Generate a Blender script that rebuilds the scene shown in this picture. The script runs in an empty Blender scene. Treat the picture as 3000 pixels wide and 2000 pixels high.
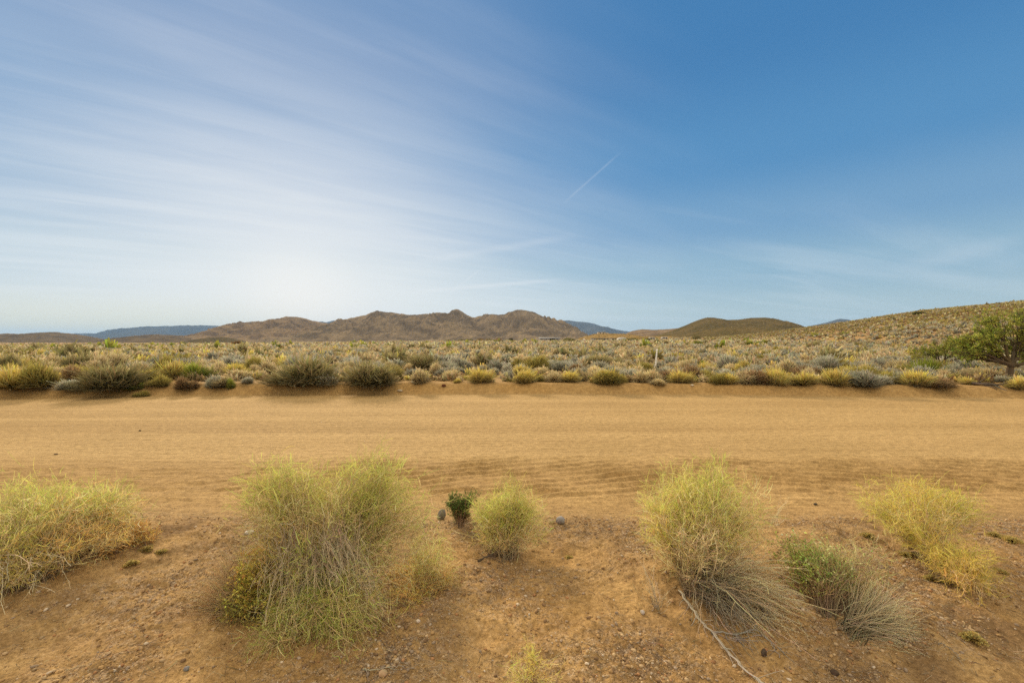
import bpy, math, random
import numpy as np
from mathutils import Vector, Euler

SEED = 7
rng = np.random.default_rng(SEED)
random.seed(SEED)
sc = bpy.context.scene
COL = sc.collection
F = 1333.33                 # focal length in pixels of the 3000 px wide photograph
CAMZ = 1.6
EXPO = 0.7
K = 2 ** EXPO

# ------------------------------------------------------------------ noise
_perm = np.random.default_rng(3).permutation(256)
_perm = np.concatenate([_perm, _perm, _perm])
_ga = np.random.default_rng(4).uniform(0, 2 * np.pi, 256)
_gx, _gy = np.cos(_ga), np.sin(_ga)

def perlin(x, y):
    x = np.asarray(x, float); y = np.asarray(y, float)
    xi = np.floor(x).astype(np.int64); yi = np.floor(y).astype(np.int64)
    xf = x - xi; yf = y - yi
    u = xf * xf * xf * (xf * (xf * 6 - 15) + 10); v = yf * yf * yf * (yf * (yf * 6 - 15) + 10)
    X = xi & 255; Y = yi & 255
    def g(a, b, dx, dy):
        h = _perm[_perm[a & 255] + (b & 255)]
        return _gx[h] * dx + _gy[h] * dy
    n00 = g(X, Y, xf, yf); n10 = g(X + 1, Y, xf - 1, yf)
    n01 = g(X, Y + 1, xf, yf - 1); n11 = g(X + 1, Y + 1, xf - 1, yf - 1)
    return (n00 * (1 - u) + n10 * u) * (1 - v) + (n01 * (1 - u) + n11 * u) * v * 1.0

def fbm(x, y, o=4, lac=2.03, gain=0.5):
    a = 1.0; s = 0.0
    for i in range(o):
        s = s + a * perlin(x + 17.3 * i, y - 9.1 * i)
        x = x * lac; y = y * lac; a *= gain
    return s

def ridged(x, y, o=4):
    a = 1.0; s = 0.0; t = 0.0
    for i in range(o):
        s = s + a * (1 - 2.2 * np.abs(perlin(x + 31.7 * i, y + 5.3 * i))); t += a
        x = x * 2.1; y = y * 2.1; a *= 0.5
    return s / t

def sstep(a, b, x):
    t = np.clip((x - a) / (b - a), 0, 1)
    return t * t * (3 - 2 * t)

# ------------------------------------------------------------------ terrain
def road_far(x):
    ax = np.abs(x)
    w = np.where(ax < 18, 0.0052 * x * x, 0.0052 * 324 + (ax - 18) * 0.187)
    return 13.75 - np.minimum(w, 2.2) + 0.16 * perlin(x * 0.35, 3.3) + 0.07 * perlin(x * 1.6, 8.1)

def road_near(x):
    return 4.62 + 0.10 * perlin(x * 0.5 + 3, 1.7)

# right-hand hill, by bearing t = x / y: skyline (photo px, py)
_hx = np.array([1900, 2150, 2260, 2330, 2400, 2490, 2600, 2700, 2800, 2900, 3000, 3150, 3400, 3800, 4600])
_hy = np.array([1000, 990, 979, 971, 962, 950, 934, 920, 911, 902, 892, 878, 856, 840, 850])
def hill_h(x, y):
    yy = np.maximum(y, 1.0)
    px = 1500 + F * x / yy
    e = np.interp(px, _hx, 1000 - _hy) / F
    d1 = np.interp(px, [1900, 2300, 3000, 4600], [520, 420, 300, 200])
    d0 = np.interp(px, [1900, 2300, 2600, 3000, 4600], [300, 170, 72, 48, 30])
    w = np.clip((yy - d0) / (d1 - d0), 0, 2.2)
    rise = np.where(w < 1, 1 - (1 - np.minimum(w, 1)) ** 1.25 , 1 - 0.55 * sstep(1, 2.2, w))
    z = (e * d1 * .955 + 0.3) * rise
    z = z * (1 + 0.05 * fbm(x * 0.02, y * 0.012, 2))
    return np.where(y > 1, z * (e > 0), 0.0), np.where(y > 1, np.clip(w * 2.5, 0, 1) * (e > 0.004), 0.0)

MOUNDS = [(-0.95, 2.75, 0.55, 0.10), (1.15, 2.75, 0.5, 0.07), (1.9, 2.6, 0.5, 0.06), (-3.1, 3.0, 0.8, 0.10), (2.7, 3.1, 0.5, 0.05)]

def ground(x, y, masks=False):
    x = np.asarray(x, float); y = np.asarray(y, float)
    r = np.hypot(x, y)
    yf = road_far(x); yn = road_near(x)
    s = y - yf
    bank_w = 0.55 + 0.25 * perlin(x * 0.4, 5.5)
    m_plain = sstep(0.02, 1.0, s / np.maximum(bank_w, .2))
    leftness = sstep(3, -9, x)
    z = m_plain * (0.27 + 0.05 * leftness)
    in_bank = sstep(-0.1, 0.25, s) * (1 - sstep(1.0, 2.2, s))
    z = z + in_bank * (0.038 * fbm(x * 1.6, y * 1.6, 3) * (0.5 + leftness) + 0.03 * leftness * perlin(x * 4, y * 4))
    # small berm lip on top of the bank
    z = z + 0.035 * np.exp(-((s - 0.75) / 0.35) ** 2) * (0.5 + 0.9 * perlin(x * 0.6, 2.2))
    far = sstep(15, 22, y)
    z = z + far * (0.10 * fbm(x * 0.35, y * 0.35, 2)) * (1 - sstep(120, 300, r))
    # verge on the camera's side
    v = sstep(0.0, 1.1, yn - y)
    z = z + 0.12 * v
    z = z + v * (0.055 * fbm(x * 1.3, y * 1.3, 3) + 0.020 * fbm(x * 7, y * 7, 3) + 0.007 * fbm(x * 21, y * 21, 2))
    for mx, my, mr, mh in MOUNDS:
        z = z + mh * np.exp(-(((x - mx) ** 2 + (y - my) ** 2) / mr ** 2))
    # road surface: grader lines, ripples of loose sand, tyre tread marks
    rd = (1 - v) * (1 - sstep(-0.1, 0.15, s))
    z = z + rd * (0.010 * perlin(x * 0.12, y * 2.2) + 0.009 * perlin(x * 0.25 + 9, y * 7.0) + 0.007 * fbm(x * 3, y * 9, 3))
    band = sstep(4.55, 4.9, y) * (1 - sstep(5.9, 6.6, y)) * sstep(-4.6, -1.2, x + 0.8 * perlin(x * .7, y))
    lugs = np.sin(((y - 5.3) - x * .30 * np.where(x < 2.0, 1, -1)) * 33 + 3.0 * perlin(x * .9, y * .9)) * np.clip(.75 + 1.2 * perlin(x * 1.3 + 5, y * 2.5), .1, 1.1)
    z = z + band * (0.034 * lugs * (0.55 + 0.9 * perlin(x * 0.9, y * 1.8)) + 0.014 * fbm(x * 4.5, y * 5, 3))
    band2 = sstep(4.3, 4.7, y) * (1 - sstep(5.3, 6.2, y)) * (1 - sstep(-3.0, -1.0, x))
    z = z + band2 * 0.024 * fbm(x * 2.2 + y * 1.4, y * 5, 3)
    # gentle tilt of the wide plain and the hill on the right
    z = z + 0.0085 * np.clip(x, -700, 500) * sstep(25, 160, r) + 1.5 * sstep(60, 420, y)
    hz, hm = hill_h(x, y)
    z = z + hz
    if masks:
        grav = v * np.clip(0.34 + 1.5 * fbm(x * 0.9 + 4, y * 0.9, 3) + .35 * np.exp(-((y - 4.0) / .45) ** 2), 0, 1)
        return z, rd, grav, hm, in_bank, far
    return z

def at(px, py):
    """Ground point seen through a pixel of the photograph."""
    tx = (px - 1500) / F; tz = -(py - 1000) / F
    lo = 1.2
    ds = np.geomspace(1.2, 900, 4000)
    h = CAMZ + tz * ds - ground(tx * ds, ds)
    i = np.argmax(h < 0)
    if h[i] >= 0: i = len(ds) - 1
    a, b = ds[max(i - 1, 0)], ds[i]
    for _ in range(18):
        m = (a + b) / 2
        if CAMZ + tz * m - float(ground(tx * m, m)) < 0: b = m
        else: a = m
    return Vector((tx * b, b, float(ground(tx * b, b))))

def P(px, py, d):
    return np.array([(px - 1500) / F * d, d, CAMZ - (py - 1000) / F * d])

# ------------------------------------------------------------------ mesh helpers
def new_mesh(name, V, faces, colors=None, smooth=True, attr='col'):
    """faces: list of (n x k) integer arrays."""
    me = bpy.data.meshes.new(name)
    V = np.ascontiguousarray(V, np.float32)
    me.vertices.add(len(V)); me.vertices.foreach_set('co', V.ravel())
    loops = np.concatenate([f.ravel() for f in faces]).astype(np.int32)
    sizes = np.concatenate([np.full(len(f), f.shape[1], np.int32) for f in faces])
    starts = np.concatenate([[0], np.cumsum(sizes)[:-1]]).astype(np.int32)
    me.loops.add(len(loops)); me.loops.foreach_set('vertex_index', loops)
    me.polygons.add(len(sizes)); me.polygons.foreach_set('loop_start', starts)
    me.polygons.foreach_set('loop_total', sizes)
    if smooth: me.polygons.foreach_set('use_smooth', np.ones(len(sizes), bool))
    if colors is not None:
        a = me.attributes.new(attr, 'FLOAT_COLOR', 'POINT')
        c = np.ones((len(V), 4), np.float32); c[:, :3] = colors
        a.data.foreach_set('color', c.ravel())
    me.update(calc_edges=True)
    return me

class Acc:
    def __init__(s): s.V = []; s.F = {}; s.C = []; s.n = 0
    def add(s, V, F_, C):
        s.V.append(V); s.C.append(C)
        s.F.setdefault(F_.shape[1], []).append(F_ + s.n); s.n += len(V)
    def tubes(s, Pts, R, C, sides=3):
        """Pts N,K,3; R N,K; C N,K,3"""
        N, Kk, _ = Pts.shape
        if N == 0: return
        T = np.gradient(Pts, axis=1); T /= np.linalg.norm(T, axis=2, keepdims=True) + 1e-9
        ref = np.where(np.abs(T[:, :1, 2:3]) > .85, np.array([1., 0, 0]), np.array([0, 0, 1.]))
        A = np.cross(T, np.broadcast_to(ref, T.shape)); A /= np.linalg.norm(A, axis=2, keepdims=True) + 1e-9
        B = np.cross(T, A)
        rings = []
        for k in range(sides):
            a = 2 * np.pi * k / sides
            rings.append(Pts + R[..., None] * (math.cos(a) * A + math.sin(a) * B))
        V = np.stack(rings, axis=2).reshape(-1, 3)
        C2 = np.repeat(C[:, :, None, :], sides, axis=2).reshape(-1, 3)
        idx = np.arange(N * Kk * sides).reshape(N, Kk, sides)
        q = [np.stack([idx[:, :-1, k], idx[:, :-1, (k + 1) % sides], idx[:, 1:, (k + 1) % sides], idx[:, 1:, k]], -1).reshape(-1, 4) for k in range(sides)]
        s.add(V, np.concatenate(q), C2)
    def ribbons(s, Pts, W, C):
        N, Kk, _ = Pts.shape
        if N == 0: return
        T = np.gradient(Pts, axis=1); T /= np.linalg.norm(T, axis=2, keepdims=True) + 1e-9
        rv = rng.normal(size=(N, 1, 3))
        A = np.cross(T, np.broadcast_to(rv, T.shape)); A /= np.linalg.norm(A, axis=2, keepdims=True) + 1e-9
        V = np.stack([Pts - A * W[..., None] / 2, Pts + A * W[..., None] / 2], axis=2).reshape(-1, 3)
        C2 = np.repeat(C[:, :, None, :], 2, axis=2).reshape(-1, 3)
        idx = np.arange(N * Kk * 2).reshape(N, Kk, 2)
        q = np.stack([idx[:, :-1, 0], idx[:, :-1, 1], idx[:, 1:, 1], idx[:, 1:, 0]], -1).reshape(-1, 4)
        s.add(V, q, C2)
    def leaves(s, pos, nrm, size, C):
        """small rhombic leaves"""
        N = len(pos)
        if N == 0: return
        r = rng.normal(size=(N, 3))
        U = np.cross(nrm, r); U /= np.linalg.norm(U, axis=1, keepdims=True) + 1e-9
        L = nrm / (np.linalg.norm(nrm, axis=1, keepdims=True) + 1e-9)
        z = size[:, None]
        V = np.stack([pos, pos + L * z * .5 + U * z * .28, pos + L * z, pos + L * z * .5 - U * z * .28], 1).reshape(-1, 3)
        s.add(V, np.arange(N * 4).reshape(N, 4), np.repeat(C, 4, axis=0))
    def mesh(s, name, origin=(0, 0, 0), smooth=True):
        V = np.concatenate(s.V) - np.asarray(origin)
        return new_mesh(name, V, [np.concatenate(f) for f in s.F.values()], np.concatenate(s.C), smooth)

def bez(P0, P1, P2, Kk):
    t = np.linspace(0, 1, Kk)[None, :, None]
    return (1 - t) ** 2 * P0[:, None] + 2 * t * (1 - t) * P1[:, None] + t * t * P2[:, None]

def jit(c, n, amt=0.18, hue=0.06):
    c = np.asarray(c, float)
    k = 1 + rng.normal(size=(n, 1)) * amt
    h = 1 + rng.normal(size=(n, 3)) * hue
    return np.clip(c * np.clip(k, .45, 1.7) * h, 0.004, 0.9)

def grad(c0, c1, Kk, p=1.0):
    """N,3 to N,K,3"""
    t = np.linspace(0, 1, Kk)[None, :, None] ** p
    return c0[:, None] * (1 - t) + c1[:, None] * t

def ball(n, surf=0.5):
    v = rng.normal(size=(n, 3)); v /= np.linalg.norm(v, axis=1, keepdims=True)
    return v * (rng.uniform(0, 1, (n, 1)) ** (1 / 3) * (1 - surf) + surf * rng.uniform(.8, 1.0, (n, 1)))

# ------------------------------------------------------------------ objects
def tag(o, label=None, cat=None, group=None, kind=None):
    if label: o['label'] = label
    if cat: o['category'] = cat
    if group: o['group'] = group
    if kind: o['kind'] = kind
    return o

def obj(name, me, mat=None, parent=None, loc=None):
    o = bpy.data.objects.new(name, me)
    if mat is not None and len(me.materials) == 0: me.materials.append(mat)
    COL.objects.link(o)
    if loc is not None: o.location = loc
    if parent is not None: o.parent = parent
    return o

def empty(name, loc):
    o = bpy.data.objects.new(name, None); o.empty_display_size = 0.2
    COL.objects.link(o); o.location = loc
    return o

# ------------------------------------------------------------------ materials
def nodes(name):
    m = bpy.data.materials.new(name); m.use_nodes = True
    nt = m.node_tree; nt.nodes.clear()
    return m, nt

def N(nt, t, **kw):
    n = nt.nodes.new(t)
    for k, v in kw.items():
        if k.startswith('i_'):
            key = k[2:]
            key = int(key) if key.isdigit() else key.replace('_', ' ')
            n.inputs[key].default_value = v
        else: setattr(n, k, v)
    return n

def math_(nt, op, a, b=None, c=None, clamp=False):
    n = nt.nodes.new('ShaderNodeMath'); n.operation = op; n.use_clamp = clamp
    for i, v in enumerate((a, b, c)):
        if v is None: continue
        if isinstance(v, (int, float)): n.inputs[i].default_value = v
        else: nt.links.new(v, n.inputs[i])
    return n.outputs[0]

def mixc(nt, fac, a, b, mode='MIX'):
    n = nt.nodes.new('ShaderNodeMix'); n.data_type = 'RGBA'; n.blend_type = mode; n.clamp_factor = True
    for sock, v in ((n.inputs[0], fac), (n.inputs[6], a), (n.inputs[7], b)):
        if isinstance(v, (int, float)): sock.default_value = v
        elif isinstance(v, tuple): sock.default_value = (*v, 1) if len(v) == 3 else v
        else: nt.links.new(v, sock)
    return n.outputs[2]

def ramp(nt, fac, lo, hi):
    n = nt.nodes.new('ShaderNodeMapRange'); n.interpolation_type = 'SMOOTHSTEP'
    nt.links.new(fac, n.inputs[0]); n.inputs[1].default_value = lo; n.inputs[2].default_value = hi
    return n.outputs[0]

def noise(nt, vec, scale, detail=3, rough=.55, dist=0.0):
    n = nt.nodes.new('ShaderNodeTexNoise'); n.inputs['Scale'].default_value = scale
    n.inputs['Detail'].default_value = detail; n.inputs['Roughness'].default_value = rough
    n.inputs['Distortion'].default_value = dist
    nt.links.new(vec, n.inputs['Vector'])
    return n.outputs['Fac']

def plant_mat(name, transl=0.3, var=0.0):
    m, nt = nodes(name)
    at_ = N(nt, 'ShaderNodeAttribute', attribute_name='col')
    oi = N(nt, 'ShaderNodeObjectInfo')
    hsv = N(nt, 'ShaderNodeHueSaturation')
    nt.links.new(at_.outputs['Color'], hsv.inputs['Color'])
    nt.links.new(math_(nt, 'MULTIPLY_ADD', oi.outputs['Random'], var, 1 - var / 2), hsv.inputs['Value'])
    hsv.inputs['Saturation'].default_value = 1.0
    d = N(nt, 'ShaderNodeBsdfDiffuse'); t = N(nt, 'ShaderNodeBsdfTranslucent'); mx = N(nt, 'ShaderNodeMixShader')
    mx.inputs[0].default_value = transl
    nt.links.new(hsv.outputs[0], d.inputs[0]); nt.links.new(hsv.outputs[0], t.inputs[0])
    nt.links.new(d.outputs[0], mx.inputs[1]); nt.links.new(t.outputs[0], mx.inputs[2])
    o = N(nt, 'ShaderNodeOutputMaterial'); nt.links.new(mx.outputs[0], o.inputs[0])
    return m

M_LEAF = plant_mat('fine_foliage', .48, .14)
M_STEM = plant_mat('woody_stem', .08, .14)
M_SCRUB = plant_mat('scrub_foliage', .25, .26)

def simple_mat(name, c, rough=.8, spec=.2, bump=0.0, scale=20, c2=None):
    m, nt = nodes(name)
    b = N(nt, 'ShaderNodeBsdfPrincipled'); b.inputs['Roughness'].default_value = rough
    b.inputs['Specular IOR Level'].default_value = spec
    tc = N(nt, 'ShaderNodeTexCoord')
    n1 = noise(nt, tc.outputs['Object'], scale, 5, .6)
    c2 = c2 or tuple(v * .65 for v in c)
    nt.links.new(mixc(nt, ramp(nt, n1, .3, .7), c2, c), b.inputs['Base Color'])
    if bump:
        bp = N(nt, 'ShaderNodeBump'); bp.inputs['Strength'].default_value = bump; bp.inputs['Distance'].default_value = .02
        nt.links.new(n1, bp.inputs['Height']); nt.links.new(bp.outputs[0], b.inputs['Normal'])
    o = N(nt, 'ShaderNodeOutputMaterial'); nt.links.new(b.outputs[0], o.inputs[0])
    return m

def ground_mat():
    m, nt = nodes('desert_soil')
    tc = N(nt, 'ShaderNodeTexCoord'); P_ = tc.outputs['Object']
    a = N(nt, 'ShaderNodeAttribute', attribute_name='mask')
    sp = N(nt, 'ShaderNodeSeparateColor'); nt.links.new(a.outputs['Color'], sp.inputs[0])
    road, grav, hill = sp.outputs[0], sp.outputs[1], sp.outputs[2]
    a2 = N(nt, 'ShaderNodeAttribute', attribute_name='mask2')
    sp2 = N(nt, 'ShaderNodeSeparateColor'); nt.links.new(a2.outputs['Color'], sp2.inputs[0])
    bank, far, damp = sp2.outputs[0], sp2.outputs[1], sp2.outputs[2]
    # stretched coordinates for the graded road
    mp = N(nt, 'ShaderNodeMapping'); mp.inputs['Scale'].default_value = (.10, 2.6, 1); nt.links.new(P_, mp.inputs[0])
    mp2 = N(nt, 'ShaderNodeMapping'); mp2.inputs['Scale'].default_value = (.5, 9, 1); nt.links.new(P_, mp2.inputs[0])
    n_big = noise(nt, P_, .55, 4, .6)
    n_mid = noise(nt, P_, 5.0, 5, .65)
    n_fine = noise(nt, P_, 60, 4, .7)
    n_line = noise(nt, mp.outputs[0], 1.0, 4, .6)
    n_line2 = noise(nt, mp2.outputs[0], 1.0, 5, .7)
    road_c = mixc(nt, ramp(nt, n_big, .3, .7), SOIL['road_a'], SOIL['road_b'])
    road_c = mixc(nt, math_(nt, 'MULTIPLY', ramp(nt, n_line, .52, .75), .30), road_c, SOIL['road_d'])
    road_c = mixc(nt, math_(nt, 'MULTIPLY', ramp(nt, n_line2, .56, .78), .40), road_c, SOIL['road_d'])
    soil_c = mixc(nt, ramp(nt, n_mid, .3, .7), SOIL['soil_d'], SOIL['soil_l'])
    soil_c = mixc(nt, math_(nt, 'MULTIPLY', ramp(nt, n_big, .45, .65), .5), soil_c, SOIL['soil_o'])
    # gravel: voronoi grains in several tones
    vo = N(nt, 'ShaderNodeTexVoronoi', feature='F1'); vo.inputs['Scale'].default_value = 110; nt.links.new(P_, vo.inputs['Vector'])
    sv = N(nt, 'ShaderNodeSeparateColor'); nt.links.new(vo.outputs['Color'], sv.inputs[0])
    gr = mixc(nt, ramp(nt, sv.outputs[0], .2, .9), SOIL['grav_d'], SOIL['grav_l'])
    gr = mixc(nt, math_(nt, 'MULTIPLY', ramp(nt, sv.outputs[1], .75, .9), .7), gr, SOIL['grav_w'])
    gf = math_(nt, 'MULTIPLY', grav, ramp(nt, noise(nt, P_, 22, 3), .40, .62))
    soil_c = mixc(nt, math_(nt, 'MULTIPLY', gf, .85), soil_c, gr)
    soil_c = mixc(nt, math_(nt, 'MULTIPLY', damp, .6), soil_c, SOIL['damp'])
    soil_c = mixc(nt, math_(nt, 'MULTIPLY', bank, .55), soil_c, SOIL['bank'])
    hillc = mixc(nt, ramp(nt, noise(nt, P_, .05, 4), .35, .65), SOIL['hill_a'], SOIL['hill_b'])
    soil_c = mixc(nt, math_(nt, 'MULTIPLY', far, .55), soil_c, SOIL['plain'])
    soil_c = mixc(nt, hill, soil_c, hillc)
    c = mixc(nt, road, soil_c, road_c)
    # grain
    sp_ = noise(nt, P_, 11, 6, .78)
    mp5 = N(nt, 'ShaderNodeMapping'); mp5.inputs['Scale'].default_value = (2.2, 14, 1); nt.links.new(P_, mp5.inputs[0])
    sp2_ = noise(nt, mp5.outputs[0], 1.0, 6, .75)
    sy = N(nt, 'ShaderNodeSeparateXYZ'); nt.links.new(P_, sy.inputs[0])
    churn = ramp(nt, math_(nt, 'ADD', sy.outputs[1], math_(nt, 'MULTIPLY', n_big, 1.2)), 7.4, 5.6)
    mp6 = N(nt, 'ShaderNodeMapping'); mp6.inputs['Scale'].default_value = (.035, 1.0, 1); nt.links.new(P_, mp6.inputs[0])
    bands = noise(nt, mp6.outputs[0], 1.0, 3, .5)
    mp7 = N(nt, 'ShaderNodeMapping'); mp7.inputs['Scale'].default_value = (.22, 16, 1); nt.links.new(P_, mp7.inputs[0])
    scrape = noise(nt, mp7.outputs[0], 1.0, 3, .6)
    c = mixc(nt, road, c, mixc(nt, 1.0, c, mixc(nt, ramp(nt, bands, .35, .65), (.90, .88, .86), (1.05, 1.05, 1.06)), 'MULTIPLY'))
    c = mixc(nt, road, c, mixc(nt, 1.0, c, mixc(nt, ramp(nt, scrape, .58, .74), (1.0, 1.0, 1.0), (.84, .81, .78)), 'MULTIPLY'))
    c = mixc(nt, math_(nt, 'MULTIPLY', road, churn), c, mixc(nt, 1.0, c, (.97, .94, .90), 'MULTIPLY'))
    road = math_(nt, 'MULTIPLY', road, math_(nt, 'MULTIPLY_ADD', churn, .75, .25))
    c = mixc(nt, 1.0, c, mixc(nt, ramp(nt, sp_, .36, .64), (.80, .78, .75), (1.14, 1.14, 1.13)), 'MULTIPLY')
    c = mixc(nt, road, c, mixc(nt, 1.0, c, mixc(nt, ramp(nt, sp2_, .36, .62), (.82, .79, .76), (1.08, 1.08, 1.08)), 'MULTIPLY'))
    c = mixc(nt, 1.0, c, mixc(nt, ramp(nt, n_fine, .25, .75), (.66, .63, .60), (1.26, 1.26, 1.26)), 'MULTIPLY')
    b = N(nt, 'ShaderNodeBsdfPrincipled'); b.inputs['Roughness'].default_value = .95
    b.inputs['Specular IOR Level'].default_value = .08
    nt.links.new(c, b.inputs['Base Color'])
    h = math_(nt, 'MULTIPLY_ADD', n_fine, .5, math_(nt, 'MULTIPLY', n_mid, 1.2))
    h = math_(nt, 'MULTIPLY_ADD', vo.outputs['Distance'], math_(nt, 'MULTIPLY', gf, -.8), h)
    bp = N(nt, 'ShaderNodeBump'); bp.inputs['Strength'].default_value = .9; bp.inputs['Distance'].default_value = .025
    nt.links.new(h, bp.inputs['Height']); nt.links.new(bp.outputs[0], b.inputs['Normal'])
    o = N(nt, 'ShaderNodeOutputMaterial'); nt.links.new(b.outputs[0], o.inputs[0])
    return m

SOIL = dict(road_a=(.45, .305, .130), road_b=(.50, .34, .148), road_d=(.33, .213, .09),
            soil_d=(.34, .21, .088), soil_l=(.48, .308, .126), soil_o=(.42, .24, .078),
            grav_d=(.16, .11, .075), grav_l=(.40, .29, .19), grav_w=(.62, .52, .40),
            damp=(.15, .09, .045), bank=(.43, .27, .10), plain=(.36, .225, .09),
            hill_a=(.22, .138, .055), hill_b=(.28, .18, .075))

# ------------------------------------------------------------------ build the ground as one polar sheet
def build_ground():
    rr = np.concatenate([np.geomspace(.35, 1.45, 14, endpoint=False), np.geomspace(1.45, 16, 820, endpoint=False),
                         np.geomspace(16, 600, 300, endpoint=False), np.geomspace(600, 24000, 60)])
    a_f = np.linspace(-58, 58, 1150); a_b = np.linspace(58, 302, 90)[1:-1]
    ang = np.radians(np.concatenate([a_f, a_b]))
    R_, A_ = np.meshgrid(rr, ang, indexing='ij')
    X = R_ * np.sin(A_); Y = R_ * np.cos(A_)
    z, rd, gv, hm, bk, far = ground(X, Y, True)
    nr, na = X.shape
    V = np.stack([X, Y, z], -1).reshape(-1, 3)
    idx = np.arange(nr * na).reshape(nr, na); nx = np.roll(idx, -1, axis=1)
    Q = np.stack([idx[:-1], nx[:-1], nx[1:], idx[1:]], -1)[..., ::-1]
    # damp, darker patches on the verge
    dm = sstep(.12, .42, fbm(X * 1.5 + 7, Y * .75 + 2, 3)) * (1 - rd) * (Y < 5) * (0.35 + .65 * sstep(1.0, 2.0, np.abs(X)))
    mask = np.stack([rd, gv, hm], -1).reshape(-1, 3); mask2 = np.stack([bk, far, dm], -1).reshape(-1, 3)
    mat = ground_mat()
    rq = rd[:-1] + rd[1:]
    is_road = (rq > 1.0); is_hill = (hm[:-1] > .5) & (R_[:-1] < 700) & ~is_road
    for nm, sel in (('dirt_road', is_road), ('hillside', is_hill), ('ground', ~(is_road | is_hill))):
        q = Q[sel].reshape(-1, 4)
        used = np.unique(q); remap = np.full(len(V), -1); remap[used] = np.arange(len(used))
        me = new_mesh(nm, V[used], [remap[q]], mask[used], True, 'mask')
        a = me.attributes.new('mask2', 'FLOAT_COLOR', 'POINT')
        c = np.ones((len(used), 4), np.float32); c[:, :3] = mask2[used]; a.data.foreach_set('color', c.ravel())
        tag(obj(nm, me, mat), kind='structure')
build_ground()

# ------------------------------------------------------------------ mountains and hills
def rock_mat(name, a, b, spot, sc1, dots=0.35, dot_scale=.12):
    m, nt = nodes(name)
    tc = N(nt, 'ShaderNodeTexCoord'); P_ = tc.outputs['Object']
    c = mixc(nt, ramp(nt, noise(nt, P_, sc1, 6, .65, .4), .38, .62), a, b)
    c = mixc(nt, math_(nt, 'MULTIPLY', ramp(nt, noise(nt, P_, dot_scale, 3, .8), .52, .66), dots), c, spot)
    c = mixc(nt, math_(nt, 'MULTIPLY', ramp(nt, noise(nt, P_, dot_scale * .45, 4, .75), .60, .70), .45), c, tuple(min(.9, v * 1.5) for v in b))
    bs = N(nt, 'ShaderNodeBsdfDiffuse'); nt.links.new(c, bs.inputs[0])
    bp = N(nt, 'ShaderNodeBump'); bp.inputs['Strength'].default_value = .8; bp.inputs['Distance'].default_value = .6 / sc1 * .05
    nt.links.new(noise(nt, P_, sc1 * 4, 6, .7), bp.inputs['Height']); nt.links.new(bp.outputs[0], bs.inputs['Normal'])
    o = N(nt, 'ShaderNodeOutputMaterial'); nt.links.new(bs.outputs[0], o.inputs[0])
    return m

def ridge(name, pts, d, df, db, amp, scale, mat, base=-4.0, step=1.6, rows=110, rough=.5, shape=1.15, seed=0.0, nscat=0):
    pts = np.array(pts, float)
    px = np.arange(pts[0, 0], pts[-1, 0] + step, step)
    py = np.interp(px, pts[:, 0], pts[:, 1])
    k = max(1, int(4 / step)); py = np.convolve(np.pad(py, k, mode='edge'), np.ones(2 * k + 1) / (2 * k + 1), 'valid')
    py = py + rough * fbm(px * .055 + seed, px * 0 + seed, 4) + rough * .5 * perlin(px * .31 + seed, px * 0 + 4)
    crest = CAMZ + (1000 - py) / F * d
    v = np.concatenate([np.linspace(-1, 0, rows), np.linspace(0, 1, rows // 3)[1:]])
    U, Vv = np.meshgrid(px, v, indexing='xy')
    C = np.broadcast_to(crest, U.shape)
    Y = np.where(Vv < 0, d + Vv * df, d + Vv * db)
    X = (U - 1500) / F * (d + (Y - d) * .6)
    s = np.where(Vv < 0, (1 + Vv) ** shape, (1 - Vv) ** 1.3)
    n = ridged(X / scale + seed, Y / (scale * 1.9) + seed, 5)
    z = base + (C - base) * s + amp * (n - .45) * (4 * s * (1 - s)) ** 1.1 * np.clip((C - base) / max(1, crest.max() - base), .15, 1)
    z = z + amp * .16 * (ridged(X / scale * 5.3 + 3, Y / scale * 3.7, 3) - .4) * np.minimum(1, 5 * (1 - s)) * np.minimum(1, s * 6)
    nr, nc = U.shape
    idx = np.arange(nr * nc).reshape(nr, nc)
    Q = np.stack([idx[:-1, :-1], idx[:-1, 1:], idx[1:, 1:], idx[1:, :-1]], -1).reshape(-1, 4)
    Vt = np.stack([X, Y, z], -1).reshape(-1, 3)
    o = obj(name, new_mesh(name, Vt, [Q]), mat); tag(o, kind='structure')
    if nscat:
        sel = rng.choice(rows * nc, nscat, replace=False)
        return Vt[sel]

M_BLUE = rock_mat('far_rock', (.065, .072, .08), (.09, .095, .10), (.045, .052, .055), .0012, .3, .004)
M_MASS = rock_mat('massif_rock', (.15, .112, .072), (.29, .212, .125), (.09, .076, .05), .0085, .75, .11)
M_MASS2 = rock_mat('brown_rock', (.165, .113, .066), (.29, .20, .108), (.085, .068, .042), .010, .7, .12)
M_LEFT = rock_mat('left_hill_rock', (.11, .08, .048), (.18, .128, .07), (.065, .055, .032), .012, .65, .10)
M_DARKHILL = rock_mat('scrubby_slope', (.10, .078, .034), (.15, .108, .048), (.06, .052, .024), .022, .6, .16)
M_KNOLL = rock_mat('knoll_soil', (.26, .165, .06), (.33, .22, .09), (.13, .11, .05), .05, .6, .35)

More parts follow.
